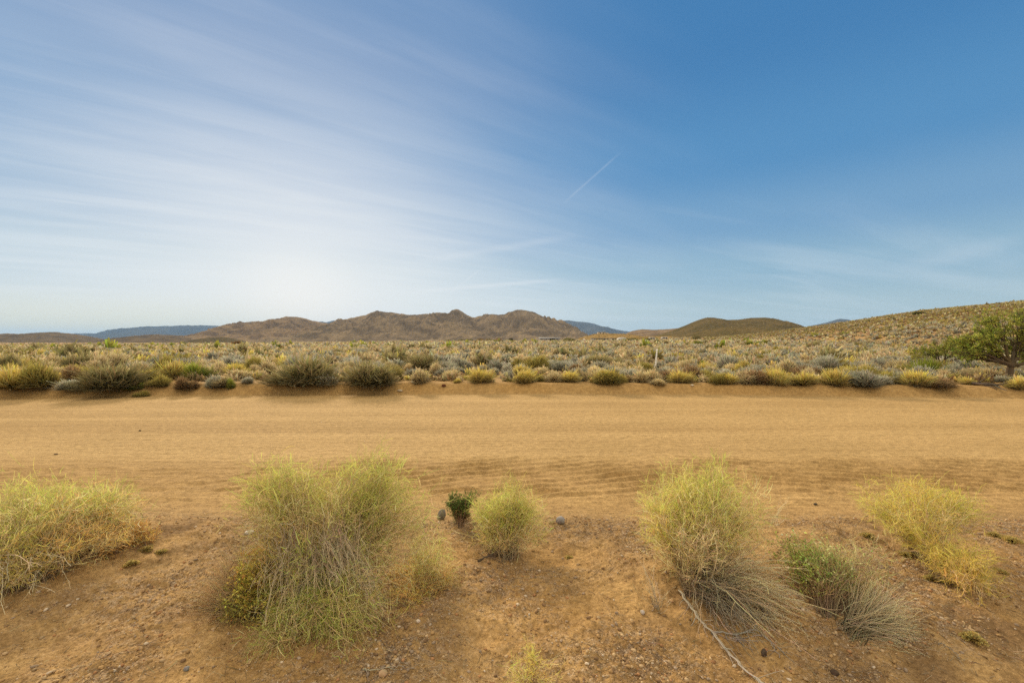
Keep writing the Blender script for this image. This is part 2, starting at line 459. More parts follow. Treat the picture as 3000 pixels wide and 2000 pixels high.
ridge('mountain', [(-500, 1000), (-100, 998), (100, 992), (200, 984), (240, 979), (290, 977), (360, 976), (430, 957), (470, 956), (530, 955), (590, 953), (640, 954), (662, 960), (740, 968), (900, 985)],
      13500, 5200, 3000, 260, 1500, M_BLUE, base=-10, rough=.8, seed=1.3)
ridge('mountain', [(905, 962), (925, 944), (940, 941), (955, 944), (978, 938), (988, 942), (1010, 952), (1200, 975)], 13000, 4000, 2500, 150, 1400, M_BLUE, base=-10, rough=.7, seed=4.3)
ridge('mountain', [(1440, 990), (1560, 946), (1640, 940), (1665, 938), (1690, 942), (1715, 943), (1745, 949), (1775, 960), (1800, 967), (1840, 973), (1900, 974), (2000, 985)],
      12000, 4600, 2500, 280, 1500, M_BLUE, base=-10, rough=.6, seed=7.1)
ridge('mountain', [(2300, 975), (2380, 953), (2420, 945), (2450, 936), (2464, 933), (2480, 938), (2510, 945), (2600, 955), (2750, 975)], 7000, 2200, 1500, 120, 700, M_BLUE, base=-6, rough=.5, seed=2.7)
ridge('hill', [(-700, 990), (-300, 976), (-60, 980), (0, 979), (20, 976), (60, 979), (110, 974), (160, 972), (200, 976), (230, 980), (262, 985), (300, 996), (325, 1010)], 2900, 900, 600, 22, 130, M_LEFT, base=-14, rough=1.3, shape=.9, seed=11.1)
ridge('hill', [(285, 1005), (320, 999), (370, 989), (420, 982), (460, 979), (520, 982), (570, 985), (640, 990), (760, 1005)], 2700, 700, 500, 22, 120, M_LEFT, base=-12, rough=1.2, shape=.9, seed=13.4)
ridge('hill', [(545, 1010), (565, 1002), (590, 991), (630, 987), (670, 988), (700, 995), (726, 1006)], 1900, 260, 260, 12, 60, M_DARKHILL, base=-9, rough=1.5, shape=.8, seed=17.4, step=.8)
ridge('mountain', [(560, 1006), (620, 985), (655, 966), (700, 950), (740, 942), (770, 941), (800, 939), (830, 931), (860, 928), (890, 931), (915, 939), (945, 944), (990, 952), (1100, 975), (1150, 990)],
      3500, 1300, 900, 100, 260, M_MASS2, base=-8, rough=1.5, seed=21.7)
ridge('mountain', [(850, 998), (920, 975), (960, 957), (1000, 941), (1040, 930), (1080, 922), (1098, 915), (1120, 913), (1150, 916), (1180, 920), (1200, 924), (1222, 921), (1262, 920), (1275, 915), (1300, 917), (1318, 918),
       (1327, 912), (1336, 904), (1343, 906), (1350, 911), (1362, 918), (1375, 927), (1390, 930), (1420, 926), (1430, 920), (1460, 921), (1478, 921), (1495, 914), (1520, 911), (1550, 911), (1565, 915), (1585, 925), (1610, 934), (1640, 941), (1665, 951), (1690, 968), (1712, 988), (1730, 1004)],
      3000, 1150, 800, 120, 230, M_MASS, base=-6, rough=1.7, seed=29.2, step=1.0, rows=150)
ridge('hill', [(1780, 1002), (1850, 970), (1880, 964), (1910, 966), (1940, 965), (1990, 961), (2060, 966), (2160, 985)], 2300, 600, 400, 16, 110, M_MASS2, base=-3, rough=.8, shape=.9, seed=31.7)
S1 = ridge('hill', [(1860, 1000), (1930, 980), (1970, 968), (2010, 952), (2045, 937), (2070, 930), (2090, 930), (2115, 934), (2130, 937), (2165, 936), (2200, 931), (2240, 930), (2270, 933), (2310, 945), (2345, 956), (2400, 972), (2500, 995)],
      1150, 420, 300, 14, 90, M_DARKHILL, base=-2, rough=.5, shape=.95, seed=37.1, step=.8, nscat=2600)
S2 = ridge('hill', [(1900, 1003), (1980, 990), (2040, 973), (2090, 962), (2130, 957), (2180, 957), (2230, 961), (2280, 968), (2340, 980), (2420, 1000)], 640, 200, 160, 6, 50, M_DARKHILL, base=-1, rough=.5, shape=.8, seed=41.1, step=.8, nscat=1600)
S3 = ridge('hill', [(1660, 1006), (1700, 989), (1740, 978), (1760, 977), (1800, 977), (1840, 978), (1880, 985), (1960, 984), (2020, 992), (2080, 1004)], 560, 110, 120, 3, 30, M_KNOLL, base=0, rough=.4, shape=.7, seed=43.1, step=.8, nscat=700)

# ------------------------------------------------------------------ plants: stems and feathery twigs
def lobe_stems(stems, leaves, base, lobe, bdisc=.07):
    """stems rising from the base into one ellipsoidal part of the crown, each ending in fine twigs"""
    px, py, d = lobe['c']; rx, ry = lobe['r'][:2]; m = d / F
    rz = lobe['r'][2] if len(lobe['r']) > 2 else (rx + ry) / 2
    c = P(px, py, d); tc = np.asarray(lobe['tc']); s1c = lobe.get('s1', (.70, .52, .26))
    n = max(10, int(lobe['n'] * .17))
    tip = c + ball(n, lobe.get('surf', .3)) * np.array([rx * m, rz * m, ry * m])
    th = rng.uniform(0, 2 * np.pi, n); rr = np.sqrt(rng.uniform(0, 1, n)) * lobe.get('bd', bdisc)
    b = np.asarray(lobe.get('base', base)) + np.stack([rr * np.cos(th), rr * np.sin(th), 0 * th], 1)
    far_ = rng.uniform(0, 1, (n, 1)) < .14
    tip = np.where(far_, c + (tip - c) * 1.45, tip)
    g = ground(tip[:, 0], tip[:, 1]) + .01
    tip[:, 2] = np.maximum(tip[:, 2], g)
    L = np.linalg.norm(tip - b, axis=1, keepdims=True)
    ctrl = b + (tip - b) * .5 + np.array([0, 0, 1]) * L * lobe.get('up', .22) + rng.normal(size=(n, 3)) * L * .12
    Kk = 9
    pts = bez(b, ctrl, tip, Kk)
    walk = np.cumsum(rng.normal(size=pts.shape), axis=1) * L[:, None] * .014
    pts += walk * np.linspace(0, 1, Kk)[None, :, None]
    s0 = jit(lobe.get('s0', (.24, .175, .11)), n); s1 = jit(s1c, n)
    w = lobe.get('w', .0024)
    R = np.linspace(1.0, .4, Kk)[None] * w * rng.uniform(.7, 1.4, (n, 1)) * .7
    stems.tubes(pts, R, grad(s0, s1, Kk, .7))
    def fork(par, cnt, t0, spread, lift, ln_fn, kk, rad, col):
        """cnt side branches on every row of par"""
        par = np.repeat(par, cnt, axis=0); q, kp, _ = par.shape
        t = rng.uniform(t0, .99, q) * (kp - 1); i0 = np.minimum(t.astype(int), kp - 2); fr = (t - i0)[:, None]
        r_ = np.arange(q)
        p0 = par[r_, i0] * (1 - fr) + par[r_, i0 + 1] * fr
        tg = par[r_, i0 + 1] - par[r_, i0]; tg /= np.linalg.norm(tg, axis=1, keepdims=True) + 1e-9
        dr = tg + rng.normal(size=(q, 3)) * spread + np.array([0, 0, lift]); dr /= np.linalg.norm(dr, axis=1, keepdims=True)
        ln = ln_fn(q)
        bb = bez(p0, p0 + dr * ln * .5 + rng.normal(size=(q, 3)) * ln * .16, p0 + dr * ln + rng.normal(size=(q, 3)) * ln * .12, kk)
        return bb, dr, ln
    Lm = float(L.mean())
    sec, _, _ = fork(pts, 7, lobe.get('t0', .40), .85, .12, lambda q: np.clip(Lm, .1, .9) * rng.uniform(.09, .26, (q, 1)), 5, 0, 0)
    sc_ = jit(s1c, len(sec), .2)
    stems.tubes(sec, np.linspace(1, .55, 5)[None] * w * .38 * rng.uniform(.7, 1.3, (len(sec), 1)), grad(sc_, sc_, 5))
    mtw = lobe.get('m', 5)
    if mtw:
        mtw = max(1, round(mtw * .62))
        tw, dr, ln = fork(sec, mtw, .25, lobe.get('spread', .95), lobe.get('lift', .22), lambda q: lobe.get('L', .085) * rng.uniform(.3, 1.0, (q, 1)), 3, 0, 0)
        q = len(tw)
        cc = jit(tc, q, .32, .09)
        if 'tc2' in lobe:
            clump = np.sin(tw[:, 0, :1] * 23 + px) * np.sin(tw[:, 0, 2:3] * 29 + py) * .35
            cc = np.where(rng.uniform(0, 1, (q, 1)) < lobe.get('mix', .4) + clump, jit(lobe['tc2'], q, .32, .07), cc)
        cc = np.clip(cc * 1.72, 0, .92)
        leaves.ribbons(tw, np.array([[1, .95, .4]]) * lobe.get('lw', .0026) * .95 * rng.uniform(.6, 1.3, (q, 1)), grad(jit(s1c, q) * .4 + cc * .6, cc, 3))
        if lobe.get('leafy'):
            for e in range(lobe['leafy']):
                f = rng.uniform(.2, 1, (q, 1))
                leaves.leaves(tw[:, 0] + dr * ln * f, dr + rng.normal(size=(q, 3)) * .9, lobe.get('ls', .014) * rng.uniform(.6, 1.3, q), jit(cc, q, .15))

def bush(name, label, cat, base_px, lobes, bdisc=.07, group=None, stem_name='stems', leaf_name='foliage', extra=None):
    b = at(*base_px); base = np.array(b) - np.array([0, 0, .01])
    st, lf = Acc(), Acc()
    for l in lobes: lobe_stems(st, lf, base, l, bdisc)
    root = empty(name, b); tag(root, label, cat, group)
    obj(stem_name, st.mesh(stem_name, b), M_STEM, root)
    if lf.n: obj(leaf_name, lf.mesh(leaf_name, b), M_LEAF, root)
    if extra:
        for nm, fn in extra:
            ac = Acc(); fn(ac, base); obj(nm, ac.mesh(nm, b), M_STEM, root)
    return root

GREEN = (.30, .37, .075); YGREEN = (.38, .39, .085); TAN = (.60, .44, .20); PINK = (.62, .44, .23)
ORANGE = (.58, .32, .085); GREY = (.74, .60, .37); OLIVE = (.36, .31, .07); DGREEN = (.10, .14, .04); YELLOW = (.50, .39, .075)

def strands(acc, P0, P2, lift, n, w, c0, c1, spread0=.02, spread2=.06, Kk=8, wob=.012, kink=0.0):
    """a sheaf of n dry strands from around P0 to around P2"""
    P0 = np.asarray(P0, float) + rng.normal(size=(n, 3)) * spread0
    P2 = np.asarray(P2, float) + rng.normal(size=(n, 3)) * spread2
    L = np.linalg.norm(P2 - P0, axis=1, keepdims=True)
    P1 = (P0 + P2) / 2 + np.array([0, 0, 1]) * L * lift + rng.normal(size=(n, 3)) * L * .10
    pts = bez(P0, P1, P2, Kk) + np.cumsum(rng.normal(size=(n, Kk, 3)), axis=1) * wob * np.linspace(.2, 1, Kk)[None, :, None]
    g = ground(pts[..., 0], pts[..., 1]) + w
    pts[..., 2] = np.maximum(pts[..., 2], g)
    R = np.linspace(1, .4, Kk)[None] * w * rng.uniform(.6, 1.4, (n, 1))
    acc.tubes(pts, R, grad(jit(c0, n), jit(c1, n), Kk))
    return pts

def side_twigs(acc, pts, per, L, w, c, spread=.7):
    n, Kk, _ = pts.shape
    for q in range(per):
        i = rng.integers(2, Kk - 1, n)
        p0 = pts[np.arange(n), i]; tg = pts[np.arange(n), i] - pts[np.arange(n), i - 1]
        tg /= np.linalg.norm(tg, axis=1, keepdims=True) + 1e-9
        dr = tg + rng.normal(size=(n, 3)) * spread; dr /= np.linalg.norm(dr, axis=1, keepdims=True)
        ln = L * rng.uniform(.4, 1.4, (n, 1))
        tw = bez(p0, p0 + dr * ln * .5 + rng.normal(size=(n, 3)) * ln * .18, p0 + dr * ln, 4)
        tw[..., 2] = np.maximum(tw[..., 2], ground(tw[..., 0], tw[..., 1]) + w)
        acc.tubes(tw, np.linspace(1, .5, 4)[None] * w * rng.uniform(.6, 1.2, (n, 1)), grad(jit(c, n), jit(c, n), 4))

# --- the big bush in the middle
def big_dry(acc, base):
    top = P(905, 1560, 2.62)
    for (x, y, d, n) in [(800, 1740, 2.36, 40), (850, 1790, 2.32, 55), (905, 1810, 2.3, 24), (960, 1760, 2.32, 40), (1040, 1790, 2.32, 80), (1075, 1720, 2.36, 60), (1010, 1700, 2.36, 44), (780, 1660, 2.45, 30)]:
        mid = P(x * .55 + 905 * .45, 1585, d + .12)
        pts = strands(acc, mid, P(x, y, d), .16, n, .0017, (.36, .27, .17), GREY, .055, .05)
        side_twigs(acc, pts, 2, .07, .0011, GREY, .5)
    for (x, y, d, n) in [(1000, 1480, 2.75, 50), (860, 1500, 2.75, 60), (1120, 1530, 2.75, 40), (700, 1560, 2.7, 40), (1200, 1560, 2.75, 30)]:
        pts = strands(acc, base + np.array([0, .1, 0]), P(x, y, d), .16, n, .0019, (.30, .22, .14), PINK, .05, .08)
        side_twigs(acc, pts, 2, .08, .0012, PINK, .5)

bush('desert_shrub', 'largest bush in the foreground, feathery green top over drooping grey dead stems', 'bush', (930, 1745), [
    dict(c=(790, 1440, 2.85), r=(95, 48), n=420, tc=YGREEN, tc2=GREEN, m=6, L=.10),
    dict(c=(880, 1415, 2.9), r=(100, 40), n=380, tc=YGREEN, tc2=GREEN, m=6, L=.10),
    dict(c=(1080, 1400, 2.9), r=(85, 55), n=520, tc=YGREEN, tc2=GREEN, m=6, L=.11),
    dict(c=(1155, 1450, 2.85), r=(70, 60), n=330, tc=GREEN, tc2=YGREEN, m=6, L=.10),
    dict(c=(1230, 1500, 2.8), r=(65, 55), n=220, tc=GREEN, tc2=TAN, m=5, L=.09),
    dict(c=(960, 1470, 2.8), r=(180, 75), n=330, tc=TAN, tc2=PINK, mix=.35, m=4, L=.10, lw=.0022),
    dict(c=(820, 1540, 2.65), r=(140, 75), n=520, tc=PINK, tc2=TAN, mix=.4, m=4, L=.10, lw=.0021),
    dict(c=(1010, 1555, 2.6), r=(130, 80), n=330, tc=TAN, tc2=GREEN, mix=.25, m=4, L=.10, lw=.0021),
    dict(c=(1170, 1590, 2.65), r=(110, 90), n=250, tc=TAN, tc2=GREEN, mix=.4, m=4, L=.09, lw=.002),
    dict(c=(850, 1610, 2.5), r=(120, 60), n=320, tc=OLIVE, tc2=ORANGE, mix=.3, m=5, L=.07),
    dict(c=(900, 1640, 2.35), r=(80, 50), n=130, tc=GREEN, m=5, L=.07, up=.35),
    dict(c=(1090, 1690, 2.4), r=(65, 90), n=170, tc=GREEN, tc2=TAN, m=4, L=.08, up=.35),
    dict(c=(870, 1845, 2.2), r=(105, 62), n=430, tc=GREEN, tc2=TAN, mix=.3, m=5, L=.085, up=.42, lift=-.1),
    dict(c=(1010, 1850, 2.2), r=(95, 68), n=430, tc=GREEN, tc2=YGREEN, mix=.3, m=5, L=.085, up=.42, lift=-.1),
    dict(c=(1085, 1800, 2.28), r=(70, 80), n=260, tc=TAN, tc2=YGREEN, mix=.5, m=5, L=.08, up=.38),
    dict(c=(770, 1890, 2.15), r=(60, 50), n=120, tc=GREEN, tc2=TAN, m=5, L=.06, up=.35, lift=0),
], bdisc=.10, extra=[('dry_stems', big_dry)])
bush('olive_shrub', 'dense olive small-leaved shrub pressed against the left side of the largest foreground bush', 'shrub', (775, 1790), [
    dict(c=(755, 1690, 2.52), r=(65, 90), n=420, tc=OLIVE, tc2=ORANGE, mix=.25, m=6, L=.05, s1=(.22, .15, .07), leafy=2, ls=.012),
    dict(c=(720, 1770, 2.45), r=(80, 55), n=360, tc=(.24, .22, .065), tc2=OLIVE, m=6, L=.05, s1=(.20, .14, .07), leafy=2, ls=.012),
    dict(c=(800, 1760, 2.4), r=(60, 70), n=260, tc=OLIVE, tc2=(.20, .18, .06), m=6, L=.05, s1=(.20, .14, .07), leafy=2, ls=.012),
    dict(c=(830, 1650, 2.55), r=(70, 60), n=240, tc=(.30, .26, .055), tc2=ORANGE, mix=.2, m=6, L=.05, s1=(.22, .15, .07), leafy=2, ls=.012)], bdisc=.09)
def tuft(acc, base, lobes):
    for (x, y, d, n, c0, c1, w, sp, lift) in lobes:
        strands(acc, base, P(x, y, d), lift, n, w, c0, c1, .025, sp, wob=.006)
def grass(name, label, base_px, lobes, cat='grass tuft', mat=None, group=None):
    b = at(*base_px); a = Acc(); tuft(a, np.array(b), lobes)
    o = obj(name, a.mesh(name, b), mat or M_LEAF, None, b); return tag(o, label, cat, group)
BLOND = (.76, .58, .34)
grass('grass_tuft', 'wispy blond dry grass fanning out left of the olive shrub', (735, 1795), [
    (640, 1700, 2.55, 260, TAN, BLOND, .0015, .06, .05), (600, 1755, 2.5, 240, TAN, BLOND, .0015, .05, .05), (690, 1640, 2.6, 240, TAN, BLOND, .0015, .06, .05), (660, 1770, 2.4, 180, TAN, BLOND, .0015, .05, .08)])
bush('wispy_bush', 'thin tan and orange wispy bush trailing off the right side of the largest foreground bush', 'bush', (1235, 1725), [
    dict(c=(1200, 1690, 2.7), r=(80, 55), n=340, tc=ORANGE, tc2=TAN, mix=.5, m=5, L=.06, w=.0016, lw=.002),
    dict(c=(1280, 1650, 2.75), r=(70, 70), n=289, tc=TAN, tc2=GREEN, mix=.4, m=5, L=.07, w=.0016, lw=.002),
    dict(c=(1250, 1590, 2.8), r=(60, 60), n=221, tc=GREEN, tc2=TAN, mix=.5, m=5, L=.07, w=.0016, lw=.002),
    dict(c=(1300, 1705, 2.65), r=(65, 35), n=238, tc=(.27, .2, .06), tc2=ORANGE, mix=.4, m=5, L=.05, w=.0016, lw=.002),
    dict(c=(1190, 1770, 2.5), r=(50, 45), n=221, tc=ORANGE, tc2=YGREEN, mix=.4, m=5, L=.05, w=.0016, lw=.002)], bdisc=.12)
# --- small plants behind it
bush('dark_green_shrub', 'small dense dark green shrub on a red-brown stem beside the grey slab', 'shrub', (1350, 1545), [
    dict(c=(1328, 1470, 3.72), r=(13, 20), n=130, tc=DGREEN, m=6, L=.03, s1=(.25, .12, .06), leafy=3, ls=.011, spread=.5),
    dict(c=(1358, 1464, 3.75), r=(20, 16), n=150, tc=DGREEN, tc2=(.15, .17, .045), m=6, L=.03, s1=(.25, .12, .06), leafy=3, ls=.011, spread=.5),
    dict(c=(1350, 1495, 3.7), r=(24, 22), n=170, tc=(.085, .10, .035), tc2=(.22, .14, .06), mix=.35, m=6, L=.03, s1=(.3, .13, .06), leafy=3, ls=.010, spread=.5),
    dict(c=(1388, 1456, 3.8), r=(14, 8), n=40, tc=DGREEN, m=5, L=.03, s1=(.25, .12, .06), leafy=3, ls=.010)], bdisc=.02)
bush('feathery_bush', 'light green feathery bush just right of the small dark green shrub', 'bush', (1480, 1622), [
    dict(c=(1480, 1495, 3.3), r=(95, 45), n=360, tc=YGREEN, tc2=GREEN, m=6, L=.10),
    dict(c=(1440, 1500, 3.3), r=(55, 50), n=240, tc=GREEN, tc2=YGREEN, m=6, L=.09),
    dict(c=(1530, 1480, 3.35), r=(50, 60), n=220, tc=YGREEN, tc2=TAN, mix=.3, m=6, L=.10),
    dict(c=(1500, 1440, 3.4), r=(45, 30), n=140, tc=YGREEN, m=5, L=.10),
    dict(c=(1480, 1560, 3.15), r=(90, 50), n=260, tc=TAN, tc2=ORANGE, mix=.4, m=4, L=.08, lw=.002),
    dict(c=(1570, 1540, 3.3), r=(50, 45), n=110, tc=GREEN, tc2=TAN, m=5, L=.09), dict(c=(1420, 1560, 3.2), r=(50, 50), n=110, tc=TAN, tc2=YGREEN, m=5, L=.08)], bdisc=.11)
# --- left edge
def left_dry(acc, base):
    for (x, y, d, n) in [(20, 1730, 2.38, 12), (80, 1695, 2.42, 10), (150, 1680, 2.48, 7), (-60, 1720, 2.4, 14), (190, 1640, 2.6, 6)]:
        p = strands(acc, P(x * .6 + 20, 1640, d + .2), P(x, y, d), .2, n, .002, (.3, .22, .14), GREY, .05, .06)
        side_twigs(acc, p, 2, .07, .0012, GREY)
bush('desert_shrub', 'broad green and rust-tan bush running off the left edge of the foreground', 'bush', (60, 1690), [
    dict(c=(60, 1480, 3.2), r=(110, 38), n=420, tc=GREEN, tc2=YGREEN, mix=.4, m=6, L=.10),
    dict(c=(180, 1478, 3.2), r=(85, 36), n=340, tc=GREEN, tc2=YGREEN, m=6, L=.10),
    dict(c=(330, 1475, 3.3), r=(50, 38), n=300, tc=(.25, .32, .055), tc2=YGREEN, mix=.3, m=6, L=.10),
    dict(c=(375, 1500, 3.25), r=(35, 45), n=170, tc=(.23, .28, .06), tc2=TAN, mix=.3, m=6, L=.09),
    dict(c=(270, 1455, 3.3), r=(90, 26), n=170, tc=GREEN, tc2=TAN, m=5, L=.10),
    dict(c=(250, 1500, 3.1), r=(130, 55), n=420, tc=TAN, tc2=ORANGE, mix=.4, m=5, L=.09),
    dict(c=(90, 1540, 2.9), r=(150, 70), n=520, tc=TAN, tc2=GREEN, mix=.35, m=5, L=.09),
    dict(c=(300, 1570, 2.95), r=(120, 50), n=420, tc=ORANGE, tc2=TAN, mix=.3, m=5, L=.07),
    dict(c=(120, 1620, 2.7), r=(140, 60), n=420, tc=ORANGE, tc2=OLIVE, mix=.45, m=5, L=.07),
    dict(c=(0, 1600, 2.7), r=(120, 70), n=420, tc=GREEN, tc2=OLIVE, mix=.4, m=5, L=.08),
    dict(c=(-120, 1550, 2.9), r=(130, 90), n=500, tc=GREEN, tc2=TAN, mix=.4, m=5, L=.09),
    dict(c=(20, 1680, 2.5), r=(120, 45), n=260, tc=OLIVE, tc2=(.14, .12, .05), m=5, L=.06)], bdisc=.22, extra=[('dry_stems', left_dry)])
bush('rusty_brush', 'low rusty orange dead brush at the right foot of the left-edge bush', 'brush', (370, 1600), [
    dict(c=(350, 1565, 3.15), r=(80, 34), n=420, tc=ORANGE, tc2=(.36, .19, .05), m=5, L=.06, s1=(.34, .2, .08)),
    dict(c=(425, 1570, 3.2), r=(50, 26), n=230, tc=ORANGE, tc2=TAN, mix=.25, m=5, L=.055, s1=(.34, .2, .08)),
    dict(c=(265, 1620, 2.95), r=(70, 30), n=200, tc=(.34, .19, .055), tc2=TAN, mix=.3, m=5, L=.055, s1=(.3, .19, .08))], bdisc=.16)
# --- right of centre
bush('desert_shrub', 'yellow-green feathery bush on pale bare stems rising from a dark base right of centre', 'bush', (2035, 1735), [
    dict(c=(2030, 1425, 3.15), r=(110, 38), n=360, tc=YGREEN, tc2=GREEN, m=6, L=.11),
    dict(c=(2090, 1410, 3.2), r=(60, 26), n=220, tc=(.28, .33, .06), tc2=YGREEN, m=6, L=.10),
    dict(c=(1960, 1470, 3.0), r=(85, 55), n=330, tc=YGREEN, tc2=TAN, mix=.3, m=6, L=.11),
    dict(c=(2060, 1490, 3.0), r=(125, 60), n=360, tc=YGREEN, tc2=TAN, mix=.45, m=6, L=.11),
    dict(c=(2160, 1480, 3.0), r=(70, 55), n=270, tc=TAN, tc2=GREEN, mix=.35, m=6, L=.12),
    dict(c=(1920, 1540, 2.85), r=(40, 55), n=150, tc=YELLOW, tc2=GREEN, mix=.4, m=5, L=.09),
    dict(c=(2030, 1560, 2.8), r=(110, 60), n=300, tc=YGREEN, tc2=TAN, mix=.5, m=5, L=.10),
    dict(c=(2130, 1570, 2.8), r=(80, 50), n=160, tc=TAN, tc2=YELLOW, mix=.3, m=4, L=.10, lw=.002),
    dict(c=(2190, 1540, 2.85), r=(70, 60), n=130, tc=TAN, tc2=GREEN, mix=.3, m=5, L=.09),
    dict(c=(1960, 1600, 2.7), r=(60, 60), n=180, tc=TAN, m=2, L=.08, w=.0026),
    dict(c=(2050, 1590, 2.62), r=(95, 70), n=230, tc=TAN, m=2, L=.08, w=.0042, s0=(.46, .34, .19), s1=(.70, .54, .30))], bdisc=.06)
def dead_heap(acc, base):
    for (x, y, d, n, c) in [(2200, 1640, 2.62, 60, GREY), (2230, 1690, 2.55, 80, GREY), (2270, 1740, 2.45, 90, GREY), (2300, 1780, 2.36, 90, GREY), (2240, 1790, 2.33, 60, GREY), (2150, 1780, 2.38, 60, (.46, .39, .28)), (2180, 1830, 2.28, 50, (.46, .39, .28)), (2120, 1840, 2.27, 30, (.46, .39, .28)), (2290, 1850, 2.22, 30, GREY)]:
        p = strands(acc, base + np.array([.03, 0, .04]), P(x, y, d), .17, int(n * .8), .0021, (.50, .40, .25), tuple(min(.9, v * 1.18) for v in c), .04, .07, wob=.014)
        side_twigs(acc, p, 3, .09, .0012, c, .55)
    p = strands(acc, base, P(2130, 1700, 2.5), .08, 24, .0022, (.08, .06, .045), (.2, .16, .11), .05, .09)
    side_twigs(acc, p, 2, .08, .0014, (.16, .13, .1))
def thing_mesh(name, label, cat, base_px, fn, mat=None, group=None):
    b = at(*base_px); a = Acc(); fn(a, np.array(b))
    return tag(obj(name, a.mesh(name, b), mat or M_STEM, None, b), label, cat, group)
thing_mesh('dead_branches', 'heap of arching pale dead branches spilling right from the foot of the yellow-green bush', 'dead branches', (2050, 1738), dead_heap, M_LEAF)
def ground_stick(pix, w, c, twigs=2, L=.10, n=1):
    def fn(acc, base):
        pts = np.array([np.array(at(*p)) for p in pix])
        t = np.linspace(0, 1, len(pts)); tt = np.linspace(0, 1, 26)
        q = np.stack([np.interp(tt, t, pts[:, k]) for k in range(3)], 1)
        q[:, :2] += rng.normal(size=(26, 2)) * .004
        q[:, 2] = ground(q[:, 0], q[:, 1]) + w * 1.1 + .012 * np.sin(tt * 3.1)
        for r in range(n):
            qq = q + rng.normal(size=3) * .012 * (r > 0)
            acc.tubes(qq[None], np.linspace(1, .4, 26)[None] * w, grad(jit(c, 1), jit(c, 1), 26), 5)
            for _ in range(twigs): side_twigs(acc, np.repeat(qq[None], 5, 0), 1, L, w * .45, c, .55)
    return fn
thing_mesh('dead_stick', 'longest grey stick on bare soil, running from the dead branch heap towards the photo bottom', 'stick', (2010, 1745), ground_stick([(1995, 1735), (2050, 1820), (2110, 1885), (2170, 1955), (2240, 2010)], .005, (.40, .34, .26), 2, .09, 2))
thing_mesh('dead_stick', 'forked grey stick lying flat across the soil below the dead branch heap', 'stick', (2095, 1860), ground_stick([(2085, 1858), (2150, 1865), (2225, 1855), (2250, 1880), (2280, 1925)], .004, (.34, .30, .25), 3, .09, 2))
thing_mesh('dead_stick', 'thin grey stick running beneath the dead branch heap, ending by the pine-cone-shaped clod', 'stick', (2060, 1770), ground_stick([(2070, 1760), (2130, 1790), (2190, 1800), (2240, 1820), (2265, 1800)], .005, (.30, .26, .21), 3, .08, 2))
thing_mesh('dead_twig', 'small forked dead twig standing alone left of the yellow-green bush', 'twig', (1925, 1785), lambda acc, b: [
    side_twigs(acc, strands(acc, b, P(1878, 1655, 2.58), .02, 3, .0022, (.40, .33, .24), GREY, .006, .02, wob=.004), 3, .07, .0012, GREY),
    side_twigs(acc, strands(acc, b, P(1905, 1700, 2.5), .1, 9, .0014, (.40, .33, .24), GREY, .01, .035), 2, .06, .0009, GREY),
    side_twigs(acc, strands(acc, b, P(1955, 1740, 2.42), .1, 6, .0013, (.40, .33, .24), GREY, .01, .03), 2, .05, .0009, GREY)])
bush('reddish_shrub', 'green-tipped shrub with reddish stems between the dead branches and the pale grass tuft', 'shrub', (2430, 1790), [
    dict(c=(2310, 1620, 2.75), r=(55, 50), n=150, tc=(.26, .31, .07), tc2=TAN, mix=.3, m=5, L=.07, s1=(.36, .22, .12), leafy=1, ls=.016),
    dict(c=(2370, 1640, 2.7), r=(65, 55), n=260, tc=(.25, .31, .08), tc2=TAN, mix=.25, m=5, L=.075, s1=(.38, .22, .12), leafy=1, ls=.016),
    dict(c=(2430, 1660, 2.65), r=(60, 55), n=230, tc=(.27, .30, .10), tc2=TAN, mix=.3, m=5, L=.075, s1=(.40, .24, .14), leafy=1, ls=.014),
    dict(c=(2500, 1680, 2.65), r=(75, 60), n=240, tc=(.31, .31, .12), tc2=TAN, mix=.35, m=5, L=.08, s1=(.42, .28, .16)),
    dict(c=(2560, 1640, 2.7), r=(50, 40), n=90, tc=(.29, .31, .11), tc2=TAN, m=5, L=.08, s1=(.42, .28, .16)),
    dict(c=(2400, 1720, 2.55), r=(80, 50), n=220, tc=(.40, .26, .12), tc2=GREEN, mix=.4, m=4, L=.07, s1=(.40, .22, .11)),
    dict(c=(2480, 1740, 2.5), r=(60, 45), n=140, tc=(.34, .26, .12), tc2=(.3, .3, .13), m=4, L=.07, s1=(.34, .22, .12))], bdisc=.07)
grass('grass_tuft', 'stiff pale grey-blond grass tuft fanning to the right beside the reddish shrub', (2500, 1850), [
    (2640, 1800, 2.3, 170, (.46, .37, .22), (.86, .71, .45), .0016, .05, .12), (2600, 1760, 2.38, 150, (.46, .37, .22), (.86, .71, .45), .0016, .05, .12),
    (2665, 1845, 2.22, 150, (.46, .37, .22), (.84, .70, .44), .0016, .045, .14), (2550, 1740, 2.42, 120, (.44, .36, .21), (.84, .70, .44), .0016, .05, .08), (2640, 1875, 2.18, 120, (.46, .37, .22), (.82, .68, .43), .0016, .04, .14),
    (2520, 1790, 2.36, 60, (.06, .05, .035), (.24, .2, .12), .0018, .05, .05)])
